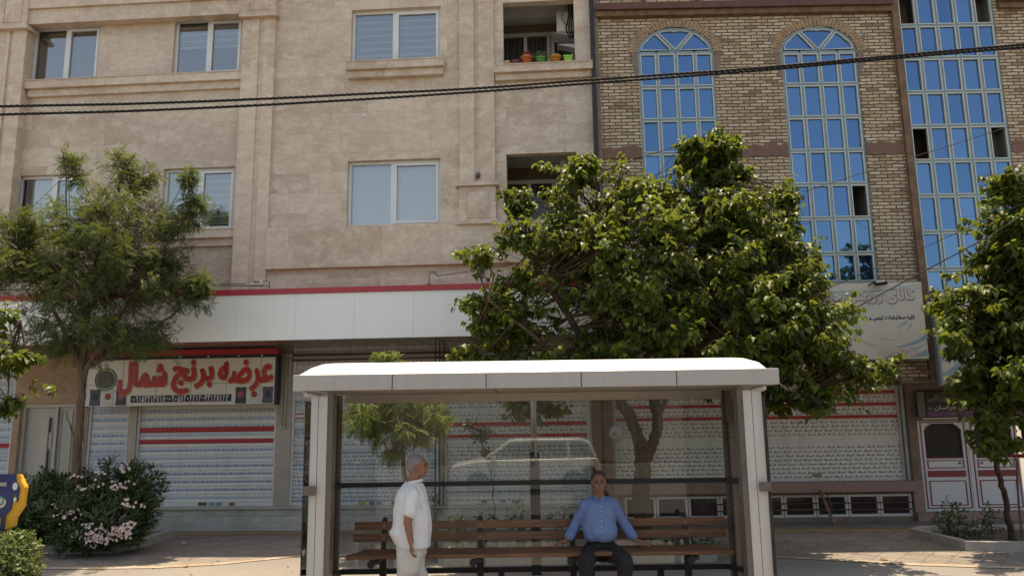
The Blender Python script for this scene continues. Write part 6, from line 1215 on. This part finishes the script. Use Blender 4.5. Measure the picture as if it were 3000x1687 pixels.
MB().box(-.055, .055, -.13, -.1185, q(22, 1424)[1], q(22, 1414)[1]).build('coin_slot', M['steel'], al, False, (0, 0, zc_)); MB().box(q(17, 0)[0], q(26, 0)[0], -.122, -.1185, q(22, 1535)[1], q(22, 1510)[1]).build('yellow_tag', M['yellow'], al, False, (0, 0, zc_))
MB().tube([(0, 0, 0), (0, 0, zc_-.31)], .04, 12).build('pole', M['navy'], al, True)
# ------------------------------------------------------------------ overhead cables
def twisted(name, label, pts, r, pitch):
    pts = [Vector(p) for p in pts]; n = 900; m = MB(); o = pts[0]
    from bisect import bisect
    seg = [0]
    for a, b in zip(pts[:-1], pts[1:]): seg.append(seg[-1]+(b-a).length)
    for s_ in range(3):
        path = []
        for i in range(n+1):
            L = seg[-1]*i/n; j = min(len(pts)-2, max(0, bisect(seg, L)-1)); t = (L-seg[j])/(seg[j+1]-seg[j]); p = pts[j].lerp(pts[j+1], t)-o; a = 6.283*L/pitch+s_*2.094
            path.append(p+Vector((0, math.cos(a)*r, math.sin(a)*r)))
        m.tube(path, r*1.02, 6, False)
    ob = m.build(name, M['cable'], None, True, o); setp(ob, label, 'cable', 'overhead cables')
YW_ = 7.2
def curve(pix, y, ext=3.0):
    c = [W(u, v, y) for u, v in pix]; a = c[0]+(c[0]-c[1]).normalized()*ext; b = c[-1]+(c[-1]-c[-2]).normalized()*ext; c = [a]+c+[b]; out = []
    for i in range(1, len(c)-2):
        for k in range(10):
            t = k/10; p0, p1, p2, p3 = c[i-1], c[i], c[i+1], c[i+2]; out.append(.5*((2*p1)+(-p0+p2)*t+(2*p0-5*p1+4*p2-p3)*t*t+(-p0+3*p1-3*p2+p3)*t**3))
    return [a]+out+[c[-2], b]
twisted('twisted_cable', 'upper of the two thick twisted black cables crossing the facade', curve([(0, 312), (400, 304), (750, 291), (1100, 274), (1400, 259), (1750, 233), (2200, 202), (2600, 166), (3000, 131)], YW_), .0074, .17)
twisted('twisted_cable', 'lower of the two thick twisted black cables crossing the facade', curve([(0, 336), (400, 325), (750, 309), (1100, 289), (1400, 269), (1750, 243), (2200, 209), (2600, 173), (3000, 139)], YW_+.12), .0074, .19)
def wire(label, pts, r=.006, sag=.0):
    pts = [Vector(p) for p in pts]; o = pts[0]; fine = []
    for a, b in zip(pts[:-1], pts[1:]):
        for k in range(12): t = k/12; fine.append(a.lerp(b, t)-o-Vector((0, 0, sag*4*t*(1-t))))
    fine.append(pts[-1]-o); setp(MB().tube(fine, r, 5).build('thin_wire', M['cable'], None, True, o), label, 'wire')
fw = lambda u, v, d: BF.w(BF.P(u, v, d)[0], d, BF.P(u, v, d)[1])
wire('thin wire slanting across the upper part of the glazed strip', [W(3300, 264, 10), W(3000, 358, 11), W(2345, 565, 12.8), fw(2260, 592, -.05)], .006)
wire('thin wire slanting toward the top of the grey banner', [W(3250, 478, 10), W(2937, 625, 11), W(2424, 846, 13), fw(2380, 862, -.25)], .006)
wire('thicker wire crossing the grey banner diagonally', [W(3200, 505, 10), W(2904, 689, 10.5), W(2274, 1026, 11.2), W(2200, 1062, 11.3)], .010)
lw_ = lambda u, v, d: LF.w(LF.P(u, v, d)[0], d, LF.P(u, v, d)[1])
wire('upper of two parallel wires strung above the red capping', [lw_(-60, 802, -.3), lw_(300, 822, -.3), lw_(500, 828, -.3), lw_(720, 832, -.3)], .007, .01); wire('lower of two parallel wires strung above the red capping', [lw_(-60, 850, -.42), lw_(300, 845, -.42), lw_(500, 835, -.42), lw_(770, 838, -.42)], .007)
wire('wire hooked to the wall left of the big tree', [lw_(1290, 808, -.3), lw_(1370, 796, -.3), lw_(1500, 775, -.6)], .006)
hk = empty('cable_hook', lw_(1257, 832, -.3), -LF.a, 'bent iron hook holding a wire beside the big tree', 'hook'); MB().tube([(0, 0, 0), (0, 0, .18), (.03, 0, .22), (.10, 0, .22), (.16, 0, .14), (.2, 0, .15)], .009, 6).build('rod', M['black'], hk); MB().box(-.03, .03, -.02, .1, -.02, 0).build('foot', M['black'], hk)
hk = empty('cable_hook', lw_(789, 845, -.38), -LF.a, 'iron bracket with clear insulators over the pilaster', 'hook'); MB().tube([(0, 0, 0), (0, 0, .12), (-.06, 0, .14), (-.36, 0, .13)], .008, 6).build('rod', M['black'], hk); MB().tube([(0, 0, .02), (-.06, 0, .06), (-.4, 0, .06)], .006, 6).build('lower_rod', M['black'], hk)
m = MB(); m.lathe([(.001, -.03), (.025, -.03), (.03, 0), (.025, .03), (.001, .03)], (-.16, 0, .13), 10); m.lathe([(.001, -.03), (.02, -.03), (.03, 0), (.02, .03), (.001, .03)], (-.33, 0, .10), 10); m.build('insulator', M['plastic_white'], hk)
# ------------------------------------------------------------------ the car parked across the road, seen only as a reflection in the shelter glass
car = empty('parked_car', (.30, -3.9, 0), 0, 'white parked car across the road mirrored in the shelter glass', 'car')
paint = plain('white_car_paint', (.78, .78, .76), .25, 0, .02, 1); tint = plain('dark_car_glass', (.02, .025, .03), .05)
low = [(-2.05, .30), (-2.10, .55), (-2.02, .78), (-1.25, .92), (1.98, .95), (2.06, .75), (2.06, .32), (1.75, .24), (-1.75, .24)]
top = [(-1.22, .925), (-.48, 1.42), (-.30, 1.47), (1.55, 1.47), (1.80, 1.38), (1.98, .955)]
m = MB(); m.prism_y(low, -.80, .80); m.prism_y(top, -.70, .70); bevel(m.build('body', paint, car), .05, 3)
for s_ in (-1, 1):
    a, b = sorted((s_*.700, s_*.712))
    for w_ in ([(-1.0, .97), (-.42, 1.38), (.25, 1.40), (.25, .97)], [(.33, .97), (.33, 1.40), (1.15, 1.40), (1.15, .97)], [(1.23, .97), (1.23, 1.40), (1.52, 1.40), (1.75, 1.30), (1.85, .98)]): MB().prism_y(w_, a, b).build('side_window', tint, car)
    for x in (-1.30, 1.30):
        yy = s_*.74; o = MB().lathe([(.001, -.09), (.30, -.09), (.315, -.05), (.315, .05), (.30, .09), (.001, .09)], (0, 0, 0), 24).build('wheel', M['cable'], car, True); o.rotation_euler = (R(90), 0, 0); o.location = (x, yy, .315)
        MB().lathe([(.001, -.1), (.19, -.1), (.19, .1), (.001, .1)], (0, 0, 0), 16).build('rim', M['steel'], o)
    for x in (.12, 1.05): MB().box(x, x+.14, min(s_*.802, s_*.82), max(s_*.802, s_*.82), .84, .87).build('door_handle', paint, car)
    MB().box(-.95, -.80, min(s_*.802, s_*.95), max(s_*.802, s_*.95), .93, 1.06).build('mirror', paint, car)
MB().add([(-1.20, -.62, .95), (-1.20, .62, .95), (-.50, .58, 1.41), (-.50, -.58, 1.41)], [(0, 1, 2, 3)]).build('windscreen', tint, car)
for s_ in (-1, 1): MB().box(-2.11, -2.03, min(s_*.5, s_*.76), max(s_*.5, s_*.76), .60, .74).build('headlight', M['steel'], car)

# low building added across the road to darken the glass reflections, never in view
op = empty('added_low_building', (0, -17, 0), 0, 'low brown plastered building added behind the camera to darken the glass reflections', 'building')
pm_ = plain('brown_plaster', (.16, .125, .10), .9, 0, .25, .8); MB().box(-34, 34, -6, 0, 0, 6.2).build('wall', pm_, op); MB().box(-34.3, 34.3, -6.3, .3, 6.201, 6.5).build('roof', M['kerb'], op)
for x in range(-32, 33, 4): MB().box(x-.8, x+.8, .001, .06, 3.4, 4.9).build('window', tint, op); MB().box(x-1.5, x+1.5, .001, .08, .1, 2.7).build('shop_shutter', M['soffit'], op)
